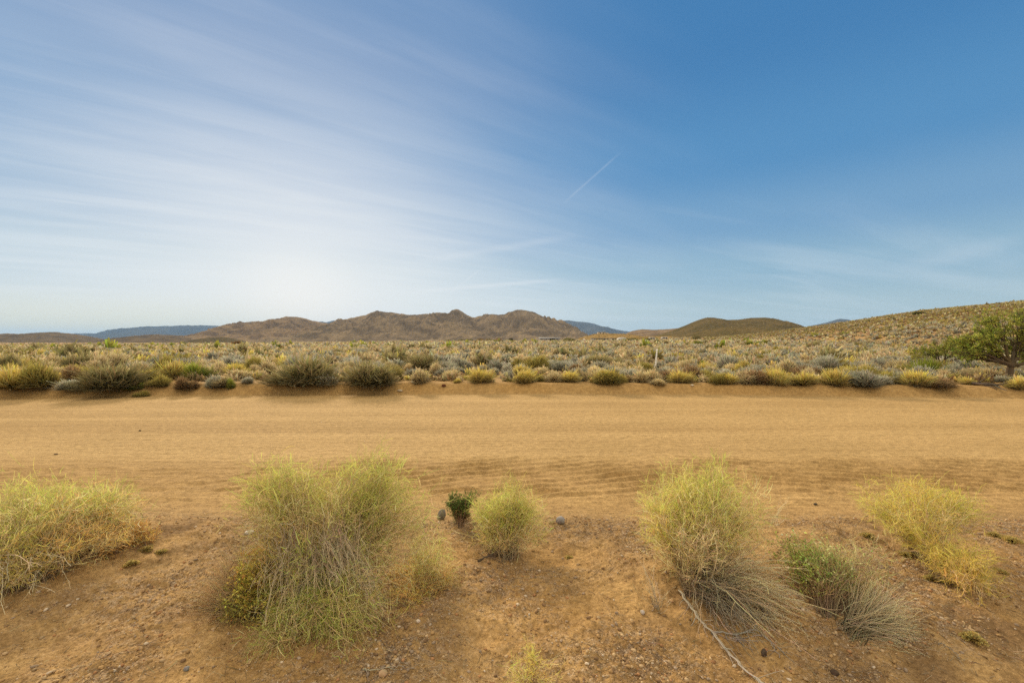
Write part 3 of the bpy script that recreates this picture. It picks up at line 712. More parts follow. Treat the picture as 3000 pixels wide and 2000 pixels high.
bush('yellow_bush', 'airy yellow bush at the far right of the foreground near the road edge', 'bush', (2700, 1630), [
    dict(c=(2590, 1480, 3.25), r=(60, 45), n=230, tc=YGREEN, tc2=YELLOW, mix=.4, m=6, L=.09),
    dict(c=(2690, 1445, 3.35), r=(75, 35), n=240, tc=YELLOW, tc2=YGREEN, mix=.3, m=6, L=.10),
    dict(c=(2790, 1470, 3.3), r=(60, 38), n=210, tc=(.33, .36, .05), tc2=YELLOW, mix=.4, m=6, L=.09),
    dict(c=(2855, 1490, 3.2), r=(35, 35), n=90, tc=(.33, .36, .05), tc2=YELLOW, mix=.3, m=6, L=.08),
    dict(c=(2690, 1520, 3.1), r=(110, 50), n=260, tc=YELLOW, tc2=TAN, mix=.4, m=5, L=.10, lw=.002),
    dict(c=(2640, 1540, 3.05), r=(60, 40), n=110, tc=YGREEN, tc2=YELLOW, m=5, L=.09)], bdisc=.06)
bush('yellow_bush', 'olive-yellow trailing bush stretching right and down below the airy yellow bush', 'bush', (2760, 1690), [
    dict(c=(2720, 1580, 2.95), r=(70, 40), n=190, tc=(.36, .31, .05), tc2=YELLOW, m=5, L=.08),
    dict(c=(2790, 1640, 2.75), r=(70, 45), n=230, tc=(.36, .29, .05), tc2=YELLOW, m=5, L=.08),
    dict(c=(2860, 1680, 2.6), r=(65, 45), n=230, tc=(.33, .28, .045), tc2=(.45, .32, .06), m=5, L=.075),
    dict(c=(2850, 1640, 2.75), r=(55, 40), n=130, tc=(.30, .30, .05), tc2=YELLOW, m=5, L=.07),
    dict(c=(2860, 1715, 2.5), r=(50, 25), n=120, tc=(.34, .26, .05), tc2=ORANGE, mix=.3, m=5, L=.06)], bdisc=.10)
bush('yellow_sprig', 'small bright yellow-green sprig growing at the bottom edge of the photo', 'plant', (1560, 1985), [
    dict(c=(1560, 1925, 1.98), r=(22, 45), n=60, tc=YELLOW, tc2=YGREEN, mix=.5, m=5, L=.045, w=.0016, lw=.002),
    dict(c=(1510, 1965, 1.95), r=(40, 35), n=60, tc=YGREEN, tc2=TAN, m=5, L=.045, w=.0014, lw=.0018),
    dict(c=(1610, 1965, 1.95), r=(35, 30), n=50, tc=YELLOW, tc2=TAN, m=5, L=.04, w=.0014, lw=.0018)], bdisc=.04)
thing_mesh('dead_twig', 'pale dead twig sprouting by the road edge behind the reddish shrub', 'twig', (2265, 1535), lambda acc, b: side_twigs(acc, strands(acc, b, P(2295, 1480, 3.8), .05, 10, .002, GREY, GREY, .02, .05), 3, .06, .0012, GREY))
thing_mesh('dead_stick', 'dark dead branch lying at the foot of the light green feathery bush', 'stick', (1440, 1628), ground_stick([(1400, 1645), (1440, 1630), (1480, 1620), (1500, 1605)], .007, (.13, .10, .07), 3, .09, 1))
thing_mesh('dead_stick', 'thin pale stick lying level on the gravel near the bottom, left of the yellow-green sprig', 'stick', (1130, 1962), ground_stick([(1065, 1962), (1130, 1965), (1210, 1958)], .0028, (.40, .33, .24), 1, .06, 1))
thing_mesh('dead_stick', 'curved pale twig on the soil just right of the pale grey-blond grass tuft', 'stick', (2780, 1920), ground_stick([(2750, 1885), (2795, 1915), (2820, 1950)], .0024, (.45, .36, .25), 1, .05, 1))
thing_mesh('dead_stick', 'thin straight straw stuck out of the soil below the reddish shrub', 'stick', (2370, 1880), ground_stick([(2335, 1815), (2350, 1845), (2372, 1880)], .0022, (.50, .40, .26), 0, .05, 1))

# --- cushion plants
def cushion(px, py, wpx, label):
    b = at(px, py); d = b.y; a = Acc(); r = wpx / 2 / F * d
    n = 300
    th = rng.uniform(0, 2 * np.pi, n); el = np.arccos(rng.uniform(.05, 1, n))
    lump = 1 + .25 * np.sin(th * 3 + px)
    tip = np.array(b) + np.stack([np.cos(th) * np.sin(el) * lump, np.sin(th) * np.sin(el) * lump, .62 * np.cos(el)], 1) * r
    base = np.array(b) + (tip - np.array(b)) * .25
    a.ribbons(bez(base, (base + tip) / 2 + rng.normal(size=(n, 3)) * r * .08, tip, 3), np.full((n, 3), r * .10), grad(jit((.30, .23, .07), n), jit((.60, .47, .17), n), 3))
    tag(obj('cushion_plant', a.mesh('cushion_plant', b), M_LEAF, None, b), label, 'cushion plant', 'small straw-yellow cushion plants')
for a_ in [(2545, 1572, 38, 'small straw-yellow cushion plant furthest back, left of the airy yellow bush'),
           (2652, 1627, 40, 'straw-yellow cushion plant at the foot of the airy yellow bush'),
           (2732, 1696, 42, 'straw-yellow cushion plant alone on bare soil, below the airy yellow bush'),
           (2915, 1570, 40, 'straw-yellow cushion plant near the right edge, further left of the pair there'),
           (2962, 1584, 46, 'straw-yellow cushion plant near the right edge, further right of the pair there'),
           (2925, 1676, 40, 'straw-yellow cushion plant at the right end of the olive-yellow trailing bush'),
           (2852, 1872, 60, 'straw-yellow cushion plant lowest on the right, among dark gravel'),
           (1666, 1634, 24, 'tiny yellow cushion plant on gravel right of the light green feathery bush'),
           (430, 1610, 38, 'straw cushion plant against the rusty brush, middle of the three there'),
           (470, 1618, 30, 'straw cushion plant at the right tip of the rusty brush'),
           (384, 1652, 38, 'straw cushion plant lowest of the three below the rusty brush')]: cushion(*a_)

# ------------------------------------------------------------------ rocks, gravel, litter
_ICO = None
def ico():
    global _ICO
    if _ICO is None:
        import bmesh
        bm = bmesh.new(); bmesh.ops.create_icosphere(bm, subdivisions=1, radius=1)
        V = np.array([v.co[:] for v in bm.verts]); Fc = np.array([[v.index for v in f.verts] for f in bm.faces]); bm.free()
        bm = bmesh.new(); bmesh.ops.create_icosphere(bm, subdivisions=2, radius=1)
        V3 = np.array([v.co[:] for v in bm.verts]); F3 = np.array([[v.index for v in f.verts] for f in bm.faces]); bm.free()
        _ICO = (V, Fc, V3, F3)
    return _ICO
M_STONE = plant_mat('stone', 0.0, .1)
def rock(name, label, px, py, w, h, col, depth=.8, tilt=0, group=None, sink=.25):
    b = at(px, py); m = b.y / F; _, _, V, Fc = ico()
    s = rng.uniform(0, 50)
    V2 = V * (1 + .38 * fbm(V[:, :1] * 1.4 + s, V[:, 1:2] * 1.2 + V[:, 2:3] * 1.7, 3))
    V2 = np.sign(V2) * np.abs(V2) ** .85
    V2 = V2 * np.array([w / 2 * m, w / 2 * m * depth, h / 2 * m])
    V2[:, 2] += h / 2 * m * (1 - sink)
    V2[:, 0] += tilt * V2[:, 2]
    c = jit(col, len(V), .12, .04) * (1 + .35 * fbm(V[:, 0] * 3 + s, V[:, 2] * 3 + V[:, 1] * 2, 3))[:, None]
    o = obj(name, new_mesh(name, V2, [Fc], np.clip(c, .01, .9), False), M_STONE, None, b)
    return tag(o, label, 'rock', group)
rock('stone_slab', 'upright dark grey slab leaning beside the small dark green shrub', 1292, 1520, 24, 34, (.22, .205, .165), .5, .15)
rock('stone', 'round blue-grey stone at the road edge beside the pinkish one', 1642, 1532, 26, 22, (.34, .31, .28), sink=.15)
rock('stone', 'small pinkish-orange stone left of the round blue-grey stone', 1615, 1532, 16, 12, (.44, .28, .18), sink=.15)
rock('stone', 'pale round pebble alone on bare soil left of the dead stick heap', 1883, 1798, 13, 14, (.46, .40, .33))
rock('clod', 'dark brown pine-cone-shaped clod below the forked grey stick', 2238, 1920, 16, 26, (.10, .07, .05), .6)
rock('stone', 'tan fist-sized stone lying just below the level pale stick at the bottom', 1122, 1978, 26, 18, (.46, .30, .17))
rock('stone', 'blue-grey stone at the bottom left corner area on streaky soil', 546, 1962, 17, 13, (.22, .21, .19))
rock('stone', 'rust-dark stone on the far road bank left of the middle', 1300, 1132, 13, 9, (.12, .05, .03))
rock('stone', 'whitish stone on top of the far bank beside a tan shrub', 1210, 1121, 11, 6, (.62, .54, .42))
rock('stone', 'pale stone on the far bank below the large dark shrub at left of centre', 1054, 1127, 14, 6, (.55, .45, .32))
rock('stone', 'flat pale stone low on the far bank slope', 1172, 1146, 16, 6, (.50, .40, .28))
rock('stone', 'pale stone at the top of the far bank right of the white pole', 2028, 1130, 10, 5, (.58, .48, .35))
rock('stone', 'small dark stone on the road verge near the pale dead twig', 2389, 1478, 10, 6, (.07, .06, .05))
rock('stone', 'dark pebble on the graded road, left side', 164, 1331, 10, 4, (.16, .11, .07))
rock('stone', 'small dark pebble in the middle of the graded road, far left third', 410, 1262, 7, 4, (.14, .10, .06))
rock('stone', 'white pebble beneath the thin wispy bush on gravel', 1225, 1822, 12, 10, (.60, .50, .38))
rock('stone', 'chalky white stone behind the largest bush at its left', 730, 1562, 26, 9, (.60, .54, .46))
rock('clod', 'brown lump of soil at the bottom right, in a dark hollow', 2446, 1975, 24, 18, (.09, .06, .04), .8, sink=.5)

def gravel():
    V, Fc, _, _ = ico()
    n = 52000
    y = 1.5 + 3.4 * rng.uniform(0, 1, n * 3) ** 1.2; x = rng.uniform(-1.35, 1.35, n * 3) * y
    _, rd, gv, _, _, _ = ground(x, y, True)
    keep = np.nonzero((rng.uniform(0, 1, n * 3) < np.clip(gv * 1.1 - .08, 0.10, 1)) & (rd < .3))[0][:n]
    x, y = x[keep], y[keep]; n = len(x)
    r = .0019 + .0026 * rng.pareto(2.6, n).clip(0, 3.5)
    z = ground(x, y)
    cs = np.array([(.40, .25, .11), (.50, .35, .19), (.26, .16, .085), (.38, .28, .19), (.60, .48, .34), (.42, .22, .10)])
    c = cs[rng.choice(6, n, p=[.36, .24, .14, .12, .05, .09])] * rng.uniform(.7, 1.15, (n, 1))
    sx = rng.uniform(.7, 1.4, (n, 1, 1)) ; a = rng.uniform(0, 6.28, n)
    vv = V[None] * (1 + rng.normal(size=(n, len(V), 1)) * .16) * np.concatenate([sx, 1 / sx, np.full((n, 1, 1), .7)], 2)
    ca, sa = np.cos(a)[:, None], np.sin(a)[:, None]
    vx = vv[..., 0] * ca - vv[..., 1] * sa; vy = vv[..., 0] * sa + vv[..., 1] * ca
    W = np.stack([x[:, None] + vx * r[:, None], y[:, None] + vy * r[:, None], z[:, None] + (vv[..., 2] + .3) * r[:, None]], -1)
    Fa = (Fc[None] + (np.arange(n) * len(V))[:, None, None]).reshape(-1, 3)
    tag(obj('gravel', new_mesh('gravel', W.reshape(-1, 3), [Fa], np.repeat(c, len(V), 0), False), M_STONE), 'loose pebbles and grit scattered over the near road verge', None, None, 'stuff')
    # clods and crumbs of soil
    a_ = Acc(); m = 4200
    y = 1.5 + 3.6 * rng.uniform(0, 1, m); x = rng.uniform(-1.3, 1.3, m) * y
    p = np.stack([x, y, ground(x, y) + .003], 1); th = rng.uniform(0, 6.28, m); L = rng.uniform(.015, .07, m)
    q = p + np.stack([np.cos(th) * L, np.sin(th) * L, rng.uniform(0, .012, m)], 1); q[:, 2] = np.maximum(q[:, 2], ground(q[:, 0], q[:, 1]) + .002)
    cc = jit(np.where(rng.uniform(0, 1, (m, 1)) < .5, np.array([.42, .33, .2]), np.array([.2, .15, .1])), m)
    a_.tubes(bez(p, (p + q) / 2 + rng.normal(size=(m, 3)) * .004, q, 3), np.full((m, 3), .0009), grad(cc, cc, 3))
    tag(obj('twig_litter', a_.mesh('twig_litter'), M_STEM), 'tiny broken twigs littering the near verge', None, None, 'stuff')
gravel()

# ------------------------------------------------------------------ scrub of the plain
KINDS = {   # tip colour, second tip colour, base colour, shape
    'sage': ((.56, .53, .39), (.44, .425, .32), (.12, .105, .075), 'dome'),
    'silver': ((.66, .61, .46), (.52, .49, .36), (.18, .16, .11), 'dome'),
    'straw': ((.82, .66, .37), (.68, .55, .30), (.19, .145, .08), 'dome'),
    'yellow': ((.86, .67, .16), (.74, .60, .22), (.17, .135, .085), 'fan'),
    'dark': ((.38, .33, .14), (.50, .42, .20), (.075, .06, .038), 'open'),
    'olive': ((.52, .44, .12), (.44, .36, .105), (.13, .10, .05), 'open'),
    'green': ((.36, .43, .07), (.48, .47, .09), (.10, .10, .035), 'fan'),
    'brown': ((.42, .28, .135), (.34, .23, .12), (.10, .07, .04), 'dome'),
}
def scrub_parts(kind, n, w0, seedv, stems_too=True):
    """a plant one unit wide and one unit tall: foliage and stems accumulators"""
    tipc, tip2, basec, shp = KINDS[kind]
    r0 = np.random.default_rng(seedv)
    lf, st = Acc(), Acc()
    th = rng.uniform(0, 2 * np.pi, n); ph = np.arccos(rng.uniform(-.02 if shp != 'fan' else .18, 1, n))
    D = np.stack([np.cos(th) * np.sin(ph), np.sin(th) * np.sin(ph), np.cos(ph)], 1)
    o1, o2 = r0.uniform(0, 99, 2)
    lump = 1 + .30 * fbm(D[:, 0] * 1.6 + o1 + D[:, 2], D[:, 1] * 1.6 + o2, 3)
    if shp == 'fan': lump *= .55 + .6 * rng.uniform(0, 1, n) ** .8
    if shp == 'open': lump *= .55 + .5 * rng.uniform(0, 1, n) ** .6
    rad = np.array([.5, .5, 1.0]) * (.80 if shp != 'fan' else .80)
    nl = int(r0.integers(3, 7)); la = r0.uniform(0, 6.28, nl); lr = r0.uniform(.05, .30, nl)
    lc = np.stack([np.cos(la) * lr, np.sin(la) * lr, 0 * la], 1); lh = r0.uniform(.55, 1.05, nl); lh[0] = 1.05; lw_ = r0.uniform(.45, .85, nl)
    li = rng.integers(0, nl, n)
    cen = lc[li]; siz = np.stack([lw_[li], lw_[li], lh[li]], 1)
    tip = D * rad * lump[:, None] * siz + np.array([0, 0, .03]) + cen
    f0 = {'dome': rng.uniform(.45, .75, n), 'fan': rng.uniform(.05, .45, n), 'open': rng.uniform(.5, .8, n)}[shp][:, None]
    b = cen * .5 * (1 - f0) + tip * f0 + rng.normal(size=(n, 3)) * .03; b[:, 2] = np.maximum(b[:, 2] * (.9 if shp == 'dome' else .8), 0)
    tip = tip + rng.normal(size=(n, 3)) * np.array([.07, .07, .08]) * (1 + (rng.uniform(0, 1, (n, 1)) < .08) * 1.2); tip[:, 2] = np.maximum(tip[:, 2], .01)
    mid = (b + tip) / 2 + rng.normal(size=(n, 3)) * .025
    pick = rng.uniform(0, 1, (n, 1)) < .4 + .3 * np.sin(D[:, :1] * 5 + o1)
    c1 = np.where(pick, jit(tip2, n, .16), jit(tipc, n, .16))
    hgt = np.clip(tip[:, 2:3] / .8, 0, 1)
    hgt = hgt ** (1.5 if shp == 'fan' else .8); c1 = c1 * (.2 + .8 * hgt) + np.array(basec) * .8 * (1 - hgt)      # woody and bare low down, leafy above; low darkening also paints in self-shading
    W = np.array([[.9, 1, .45]]) * w0 * rng.uniform(.6, 1.4, (n, 1))
    lf.ribbons(bez(b, mid, tip, 3), W, grad(jit(basec, n) * .5 + c1 * .5, c1, 3))
    if stems_too:
        k = 46
        i = rng.choice(n, k, replace=False)
        p2 = tip[i] * .82; p0 = rng.normal(size=(k, 3)) * np.array([.05, .05, 0])
        st.tubes(bez(p0, p0 * .5 + p2 * .45 + np.array([0, 0, .12]), p2, 5), np.linspace(1, .3, 5)[None] * .009 * rng.uniform(.5, 1.2, (k, 1)), grad(jit(basec, k) * .9, jit(basec, k) * 1.4, 5))
    return lf, st

PROTO = {}
def proto(kind, v):
    key = (kind, v)
    if key not in PROTO:
        big = 3200 if kind in ('dark', 'olive') else 2300
        lf, st = scrub_parts(kind, big, .016 if kind in ('dark', 'olive') else .019, hash(kind) % 1000 if False else sum(map(ord, kind)) + v)
        a = Acc()
        for s_ in (lf, st):
            for Vv, Cc in zip(s_.V, s_.C): pass
        both = Acc()
        both.V = lf.V + st.V; both.C = lf.C + st.C
        both.F = {4: [f for f in lf.F[4]] + [f + lf.n for f in st.F[4]]}; both.n = lf.n + st.n
        PROTO[key] = (lf.mesh('foliage'), st.mesh('stems'), both.mesh('shrub'))
    return PROTO[key]
NAMES = {'sage': 'sage_shrub', 'silver': 'silver_shrub', 'straw': 'straw_shrub', 'yellow': 'yellow_shrub', 'dark': 'dark_shrub', 'olive': 'olive_scrub_bush', 'green': 'green_shrub', 'brown': 'brown_shrub'}

PLACED = []
_cnt = {}
def shrub(px, py, w, h, kind, label, group=None):
    b = at(px, py); m = b.y / F
    _cnt[kind] = _cnt.get(kind, 0) + 1
    lf, st, _ = proto(kind, _cnt[kind] % 4)
    root = empty(NAMES[kind], b + Vector((0, 0, -.015)))
    kx = 1.28 if kind == 'yellow' else 1.14
    root.scale = (w * m * kx, w * m * kx * .9, h * m * (1.0 if kind == 'yellow' else 1.06) * rng.uniform(.88, 1.1)); root.rotation_euler = (0, 0, rng.uniform(0, 6.28))
    tag(root, label, 'shrub', group)
    obj('foliage', lf, M_SCRUB, root); obj('stems', st, M_STEM, root)
    PLACED.append((b.x, b.y, w * m / 2))

for a_ in [
    (40, 1136, 120, 74, 'yellow', 'mustard-yellow shrub at the left edge above the far road bank'),
    (140, 1128, 110, 72, 'olive', 'yellow-olive shrub behind the pale spiky tuft on the left'),
    (215, 1118, 70, 55, 'brown', 'rust-brown shrub between the mustard shrub and the wide dark one on the left'),
    (215, 1139, 84, 28, 'sage', 'low grey-brown mound at the left foot of the wide dark shrub on the far bank'),
    (345, 1136, 190, 86, 'dark', 'wide dark shrub with green at its foot, left part of the far bank'),
    (270, 1090, 90, 50, 'straw', 'blond shrub just behind the wide dark shrub with green at its foot'),
    (352, 1139, 38, 24, 'green', 'vivid green clump low in front of the wide dark shrub'),
    (398, 1140, 42, 22, 'green', 'yellow-green clump low on the bank at the right foot of the wide dark shrub'),
    (470, 1130, 56, 34, 'olive', 'olive clump between the two green ones and the twiggy grey shrub'),
    (505, 1112, 96, 62, 'yellow', 'yellow-green fan-shaped shrub behind the twiggy grey shrub on the left'),
    (580, 1112, 84, 60, 'green', 'green-yellow upright shrub left of the lone yellow fan'),
    (545, 1137, 64, 38, 'brown', 'dark twiggy grey-brown shrub on the bank under the yellow-green ones'),
    (415, 1161, 38, 20, 'olive', 'lone little green tuft growing low on the bank slope by the road'),
    (636, 1134, 66, 40, 'sage', 'dark grey shrub with blond twigs beside the bright green clump'),
    (676, 1137, 26, 32, 'green', 'narrow bright green clump on the bank left of the low blue-grey shrub'),
    (688, 1106, 66, 48, 'yellow', 'lone yellow fan of stems over sandy soil left of the largest dark shrub'),
    (728, 1120, 36, 20, 'sage', 'low blue-grey shrub on sand at the left foot of the largest dark shrub'),
    (755, 1080, 64, 34, 'olive', 'olive-grey shrub behind sand left of the largest dark shrub'),
    (640, 1078, 52, 28, 'sage', 'grey-green shrub behind the lone yellow fan'),
    (880, 1124, 215, 90, 'dark', 'largest dark olive shrub left of centre on the far bank'),
    (862, 1129, 74, 58, 'olive', 'yellow-tan bush growing in front of the largest dark shrub'),
    (962, 1127, 80, 44, 'silver', 'silvery grey shrub between the two big dark shrubs'),
    (1088, 1124, 170, 78, 'dark', 'second big dark shrub, brown-olive, right of the silvery one'),
    (1160, 1112, 60, 48, 'olive', 'ragged olive shoulder plant at the right end of the second big dark shrub'),
    (1228, 1121, 68, 42, 'straw', 'grey-tan shrub by the whitish stone on the bank'),
    (1280, 1097, 44, 40, 'straw', 'rounded blond shrub with a dark base behind the sandy gap'),
    (1330, 1090, 38, 26, 'sage', 'dark grey ball-shaped shrub behind the sandy gap, left of the yellow ones'),
    (1337, 1121, 22, 18, 'yellow', 'tiny yellow shrub alone on the sandy gap'),
    (1404, 1120, 66, 46, 'yellow', 'yellow shrub with a grey base right of the sandy gap'),
    (1447, 1097, 42, 26, 'sage', 'grey dome-shaped shrub behind and between the two wide yellow shrubs'),
    (1484, 1110, 28, 25, 'silver', 'small whitish shrub touching the left side of the sprawling yellow shrub'),
    (1527, 1121, 74, 48, 'yellow', 'sprawling yellow shrub near the middle of the far bank'),
    (1572, 1117, 44, 24, 'olive', 'sparse dry shrub at the right end of the sprawling yellow shrub'),
    (1507, 1072, 34, 20, 'sage', 'blue-grey ball-shaped shrub third row back, above the sprawling yellow shrub'),
    (1540, 1068, 46, 28, 'straw', 'blond domed shrub next to the blue-grey balls behind the sprawling yellow shrub'),
    (1530, 1080, 30, 22, 'sage', 'grey-green ball in front of the blond dome behind the sprawling yellow shrub'),
    (1557, 1080, 30, 20, 'sage', 'speckled grey shrub right of the grey-green ball, behind the sprawling yellow shrub'),
    (1600, 1084, 54, 26, 'sage', 'broad sage-grey mound behind open sand, right of the sprawling yellow shrub'),
    (1648, 1078, 52, 26, 'sage', 'dark slate-grey mound just right of the broad sage-grey mound'),
    (1655, 1119, 64, 40, 'yellow', 'pale yellow shrub on sand left of the pair of tan domes'),
    (1690, 1092, 44, 34, 'brown', 'brown-topped shrub behind the pair of tan domes'),
    (1708, 1117, 50, 40, 'straw', 'front one of the pair of tan dome-shaped shrubs'),
    (1748, 1101, 54, 34, 'straw', 'rear one of the pair of tan dome-shaped shrubs'),
    (1786, 1121, 78, 50, 'yellow', 'olive-yellow shrub in front of the pair of tan domes'),
    (1755, 1074, 84, 42, 'dark', 'dark shrub standing in mid plain left of the white pole, left half of a pair'),
    (1800, 1076, 70, 36, 'dark', 'slate-dark shrub joined to the right of the mid-plain dark shrub'),
    (1850, 1094, 44, 26, 'olive', 'small yellow-grey shrub left of the white pole foot'),
    (1845, 1119, 44, 22, 'brown', 'scraggly bare-twigged shrub on the bank left of the round blond shrub'),
    (1915, 1120, 58, 38, 'straw', 'round blond shrub right below the white pole'),
    (1945, 1083, 60, 26, 'sage', 'pinkish-grey shrub right behind the white pole'),
    (1885, 1085, 48, 24, 'sage', 'grey shrub just left of the white pole foot'),
    (1990, 1121, 66, 44, 'yellow', 'yellow shrub with dark bare stems below, right of the round blond shrub'),
    (2043, 1101, 66, 28, 'sage', 'slate-grey mound beside the short white stake'),
    (2108, 1101, 58, 24, 'silver', 'pale grey mound right of the slate-grey one by the short white stake'),
    (2000, 1080, 50, 22, 'straw', 'low straw mound above the yellow shrub with dark bare stems'),
    (2165, 1096, 26, 34, 'yellow', 'narrow upright yellow shrub standing in grey scrub right of the stake'),
    (2148, 1124, 70, 34, 'yellow', 'yellow shrub with a dark shaded base below the narrow upright yellow one'),
    (2200, 1122, 54, 38, 'straw', 'pale tan-grey shrub right of the yellow shrub with the dark shaded base'),
    (2236, 1104, 40, 24, 'silver', 'small pale shrub behind the tan-grey one, left of the bright yellow pair'),
    (2212, 1085, 80, 22, 'sage', 'long dark grey mound behind the narrow upright yellow shrub'),
    (2275, 1127, 76, 52, 'yellow', 'left one of a bright yellow pair with grey bases on the bank'),
    (2352, 1126, 88, 44, 'yellow', 'right one of a bright yellow pair with grey bases on the bank'),
    (2300, 1088, 60, 22, 'sage', 'grey mound above and between the bright yellow pair'),
    (2366, 1088, 50, 24, 'sage', 'dark bluish mound behind the right shrub of the bright yellow pair'),
    (2450, 1129, 82, 54, 'yellow', 'gold-topped shrub leaning on a dark grey mound, right of the yellow pair'),
    (2530, 1131, 108, 52, 'sage', 'large dark grey mound with a blond rim beside the gold-topped shrub'),
    (2606, 1114, 48, 22, 'brown', 'dark broken twiggy shrub left of the largest yellow shrub near the tree'),
    (2610, 1096, 58, 18, 'sage', 'low grey mound behind the dark broken twiggy shrub'),
    (2685, 1131, 96, 58, 'yellow', 'largest golden yellow shrub, in front of the spiky green plant'),
    (2765, 1131, 92, 26, 'brown', 'flat pile of dark brush between the golden shrub and the tree'),
    (2845, 1127, 48, 26, 'yellow', 'small bright yellow shrub under the tree, left of the dead log'),
    (2905, 1116, 58, 30, 'brown', 'orange-tan shrub under the tree behind the dead log'),
    (2822, 1104, 84, 26, 'straw', 'pinkish-tan low shrub under the tree crown'),
    (2985, 1138, 56, 38, 'yellow', 'yellow shrub at the right edge in front of the tree trunk'),
    (2615, 1062, 56, 22, 'sage', 'grey shrub in the plain left of the smaller tree'),
    (1635, 1008, 0, 0, '', '')]:
    if a_[2]: shrub(*a_)
# plants that close the gaps of the front row along the bank
FILL = {'straw': 'low straw-coloured shrub filling a gap in the front row above the far bank', 'sage': 'low grey shrub filling a gap in the front row above the far bank',
        'olive': 'loose olive-tan shrub filling a gap in the front row above the far bank', 'brown': 'brown twiggy shrub filling a gap in the front row above the far bank'}
for px in list(range(20, 720, 42)) + list(range(1610, 2990, 40)):
    k = ('straw', 'sage', 'olive', 'brown')[rng.choice(4, p=[.4, .2, .28, .12])]
    w_ = rng.uniform(44, 92)
    shrub(px + rng.uniform(-14, 14), rng.uniform(1098, 1126), w_, w_ * rng.uniform(.34, .58), k, FILL[k], 'front row gap fillers, ' + k)
# pale spiky tuft on the left
def spiky(px, py, wpx, hpx, n, c0, c1, w, name, label, cat):
    b = at(px, py); m = b.y / F; a = Acc()
    th = rng.uniform(0, 6.28, n); el = np.abs(rng.normal(size=n)) * .55
    D = np.stack([np.cos(th) * np.sin(el) * wpx / 2, np.sin(th) * np.sin(el) * wpx / 2, np.cos(el) * hpx], 1) * m * rng.uniform(.6, 1.1, (n, 1))
    p0 = np.array(b) + rng.normal(size=(n, 3)) * np.array([wpx * .10, wpx * .10, 0]) * m
    a.ribbons(bez(p0, p0 + D * .5 + np.array([0, 0, .03]), p0 + D, 4), np.array([[1, .9, .7, .2]]) * w * np.ones((n, 1)), grad(jit(c0, n), jit(c1, n), 4))
    tag(obj(name, a.mesh(name, b), M_LEAF, None, b), label, cat); PLACED.append((b.x, b.y, wpx * m / 2))
spiky(125, 1141, 56, 34, 420, (.2, .17, .1), (.56, .48, .33), .014, 'grass_tuft', 'pale spiky grey tuft on the far bank at left, below yellow-olive scrub', 'grass tuft')
spiky(2712, 1106, 110, 58, 520, (.10, .13, .025), (.30, .33, .05), .022, 'spiky_plant', 'green spiky plant behind the golden yellow shrub, left of the tree', 'plant')

# individual shrubs of the plain up to the middle distance
ZONES = [(-9e9, 620, 'left end of the plain'), (620, 1230, 'plain behind the two big dark shrubs'), (1230, 1640, 'plain behind the sandy gap'),
         (1640, 1930, 'plain around the dark mid-plain pair'), (1930, 2420, 'plain right of the white pole'), (2420, 9e9, 'plain at the foot of the right-hand hill')]
DESC = {'sage': 'sage-grey rounded shrub', 'silver': 'pale silvery shrub', 'straw': 'blond straw-topped shrub', 'yellow': 'yellow shrub', 'dark': 'dark open shrub', 'olive': 'olive-tan shrub', 'green': 'green shrub', 'brown': 'brown twiggy shrub'}
KP = ['sage', 'silver', 'straw', 'yellow', 'dark', 'olive', 'green', 'brown']
def kind_probs(px, d):
    left = np.clip((900 - px) / 700, 0, 1)
    p = np.array([.36, .12, .33, .045, .03, .06, .008, .06]) * (1 - left) + np.array([.14, .05, .33, .14, .05, .22, .02, .05]) * left
    if d > 45: p = p * np.array([.9, .8, 2.2, .4, 1.1, 1.0, .15, .9])
    return p / p.sum()
REST = []     # too far or too many: one mass of scrub
count = 0
cand = []
for _ in range(5200):
    d = math.sqrt(rng.uniform(15.2 ** 2, 62 ** 2)); t = rng.uniform(-1.22, 1.22)
    cand.append((d, t))
cand.sort()
cells = {}
def too_close(x, y, r, f):
    cx, cy = int(x // 3), int(y // 3)
    for i in range(cx - 1, cx + 2):
        for j in range(cy - 1, cy + 2):
            for (a, b, q) in cells.get((i, j), ()):
                if (a - x) ** 2 + (b - y) ** 2 < ((q + r) * f) ** 2: return True
    return False
def put(x, y, r): cells.setdefault((int(x // 3), int(y // 3)), []).append((x, y, r))
for (x, y, r) in PLACED: put(x, y, r * .5)
for d, t in cand:
    x = t * d; px = 1500 + F * t
    if d < road_far(np.array(x)) + .9 + 1.6 * rng.uniform(): continue
    # sandy gap near the bank in the middle
    if d < 18.5 and 1230 < px < 1680 and rng.uniform() < .6: continue
    if perlin(np.array(x * .22), np.array(d * .22)) < -.42: continue
    k = KP[rng.choice(8, p=kind_probs(px, d))]
    w = {'dark': 1.5, 'olive': 1.0, 'yellow': .85, 'straw': .85, 'sage': .85, 'silver': .7, 'green': .7, 'brown': .7}[k] * rng.uniform(.7, 1.3) * (1.0 if d < 20 else 1.22)
    h = w * {'dark': .62, 'olive': .6, 'yellow': .62, 'straw': .6, 'sage': .55, 'silver': .55, 'green': .6, 'brown': .5}[k] * rng.uniform(.85, 1.15)
    if d < 20: h *= .85; w *= .9
    if 1895 < px < 1950 and d < 30: continue
    if too_close(x, d, w / 2, .58): continue
    put(x, d, w / 2)
    if count < 190 and abs(t) < 1.16:
        o = obj(NAMES[k], proto(k, int(rng.integers(4)))[2], M_SCRUB, None, (x, d, float(ground(x, d)) - .02))
        o.scale = (w, w * rng.uniform(.85, 1.15), h); o.rotation_euler = (0, 0, rng.uniform(0, 6.28))
        z = next(q[2] for q in ZONES if q[0] <= px < q[1])
        tag(o, f'{DESC[k]} in the scrub of the {z}', 'shrub', f'{DESC[k]}s on the {z}')
        count += 1
    else: REST.append((x, d, w, h, k))

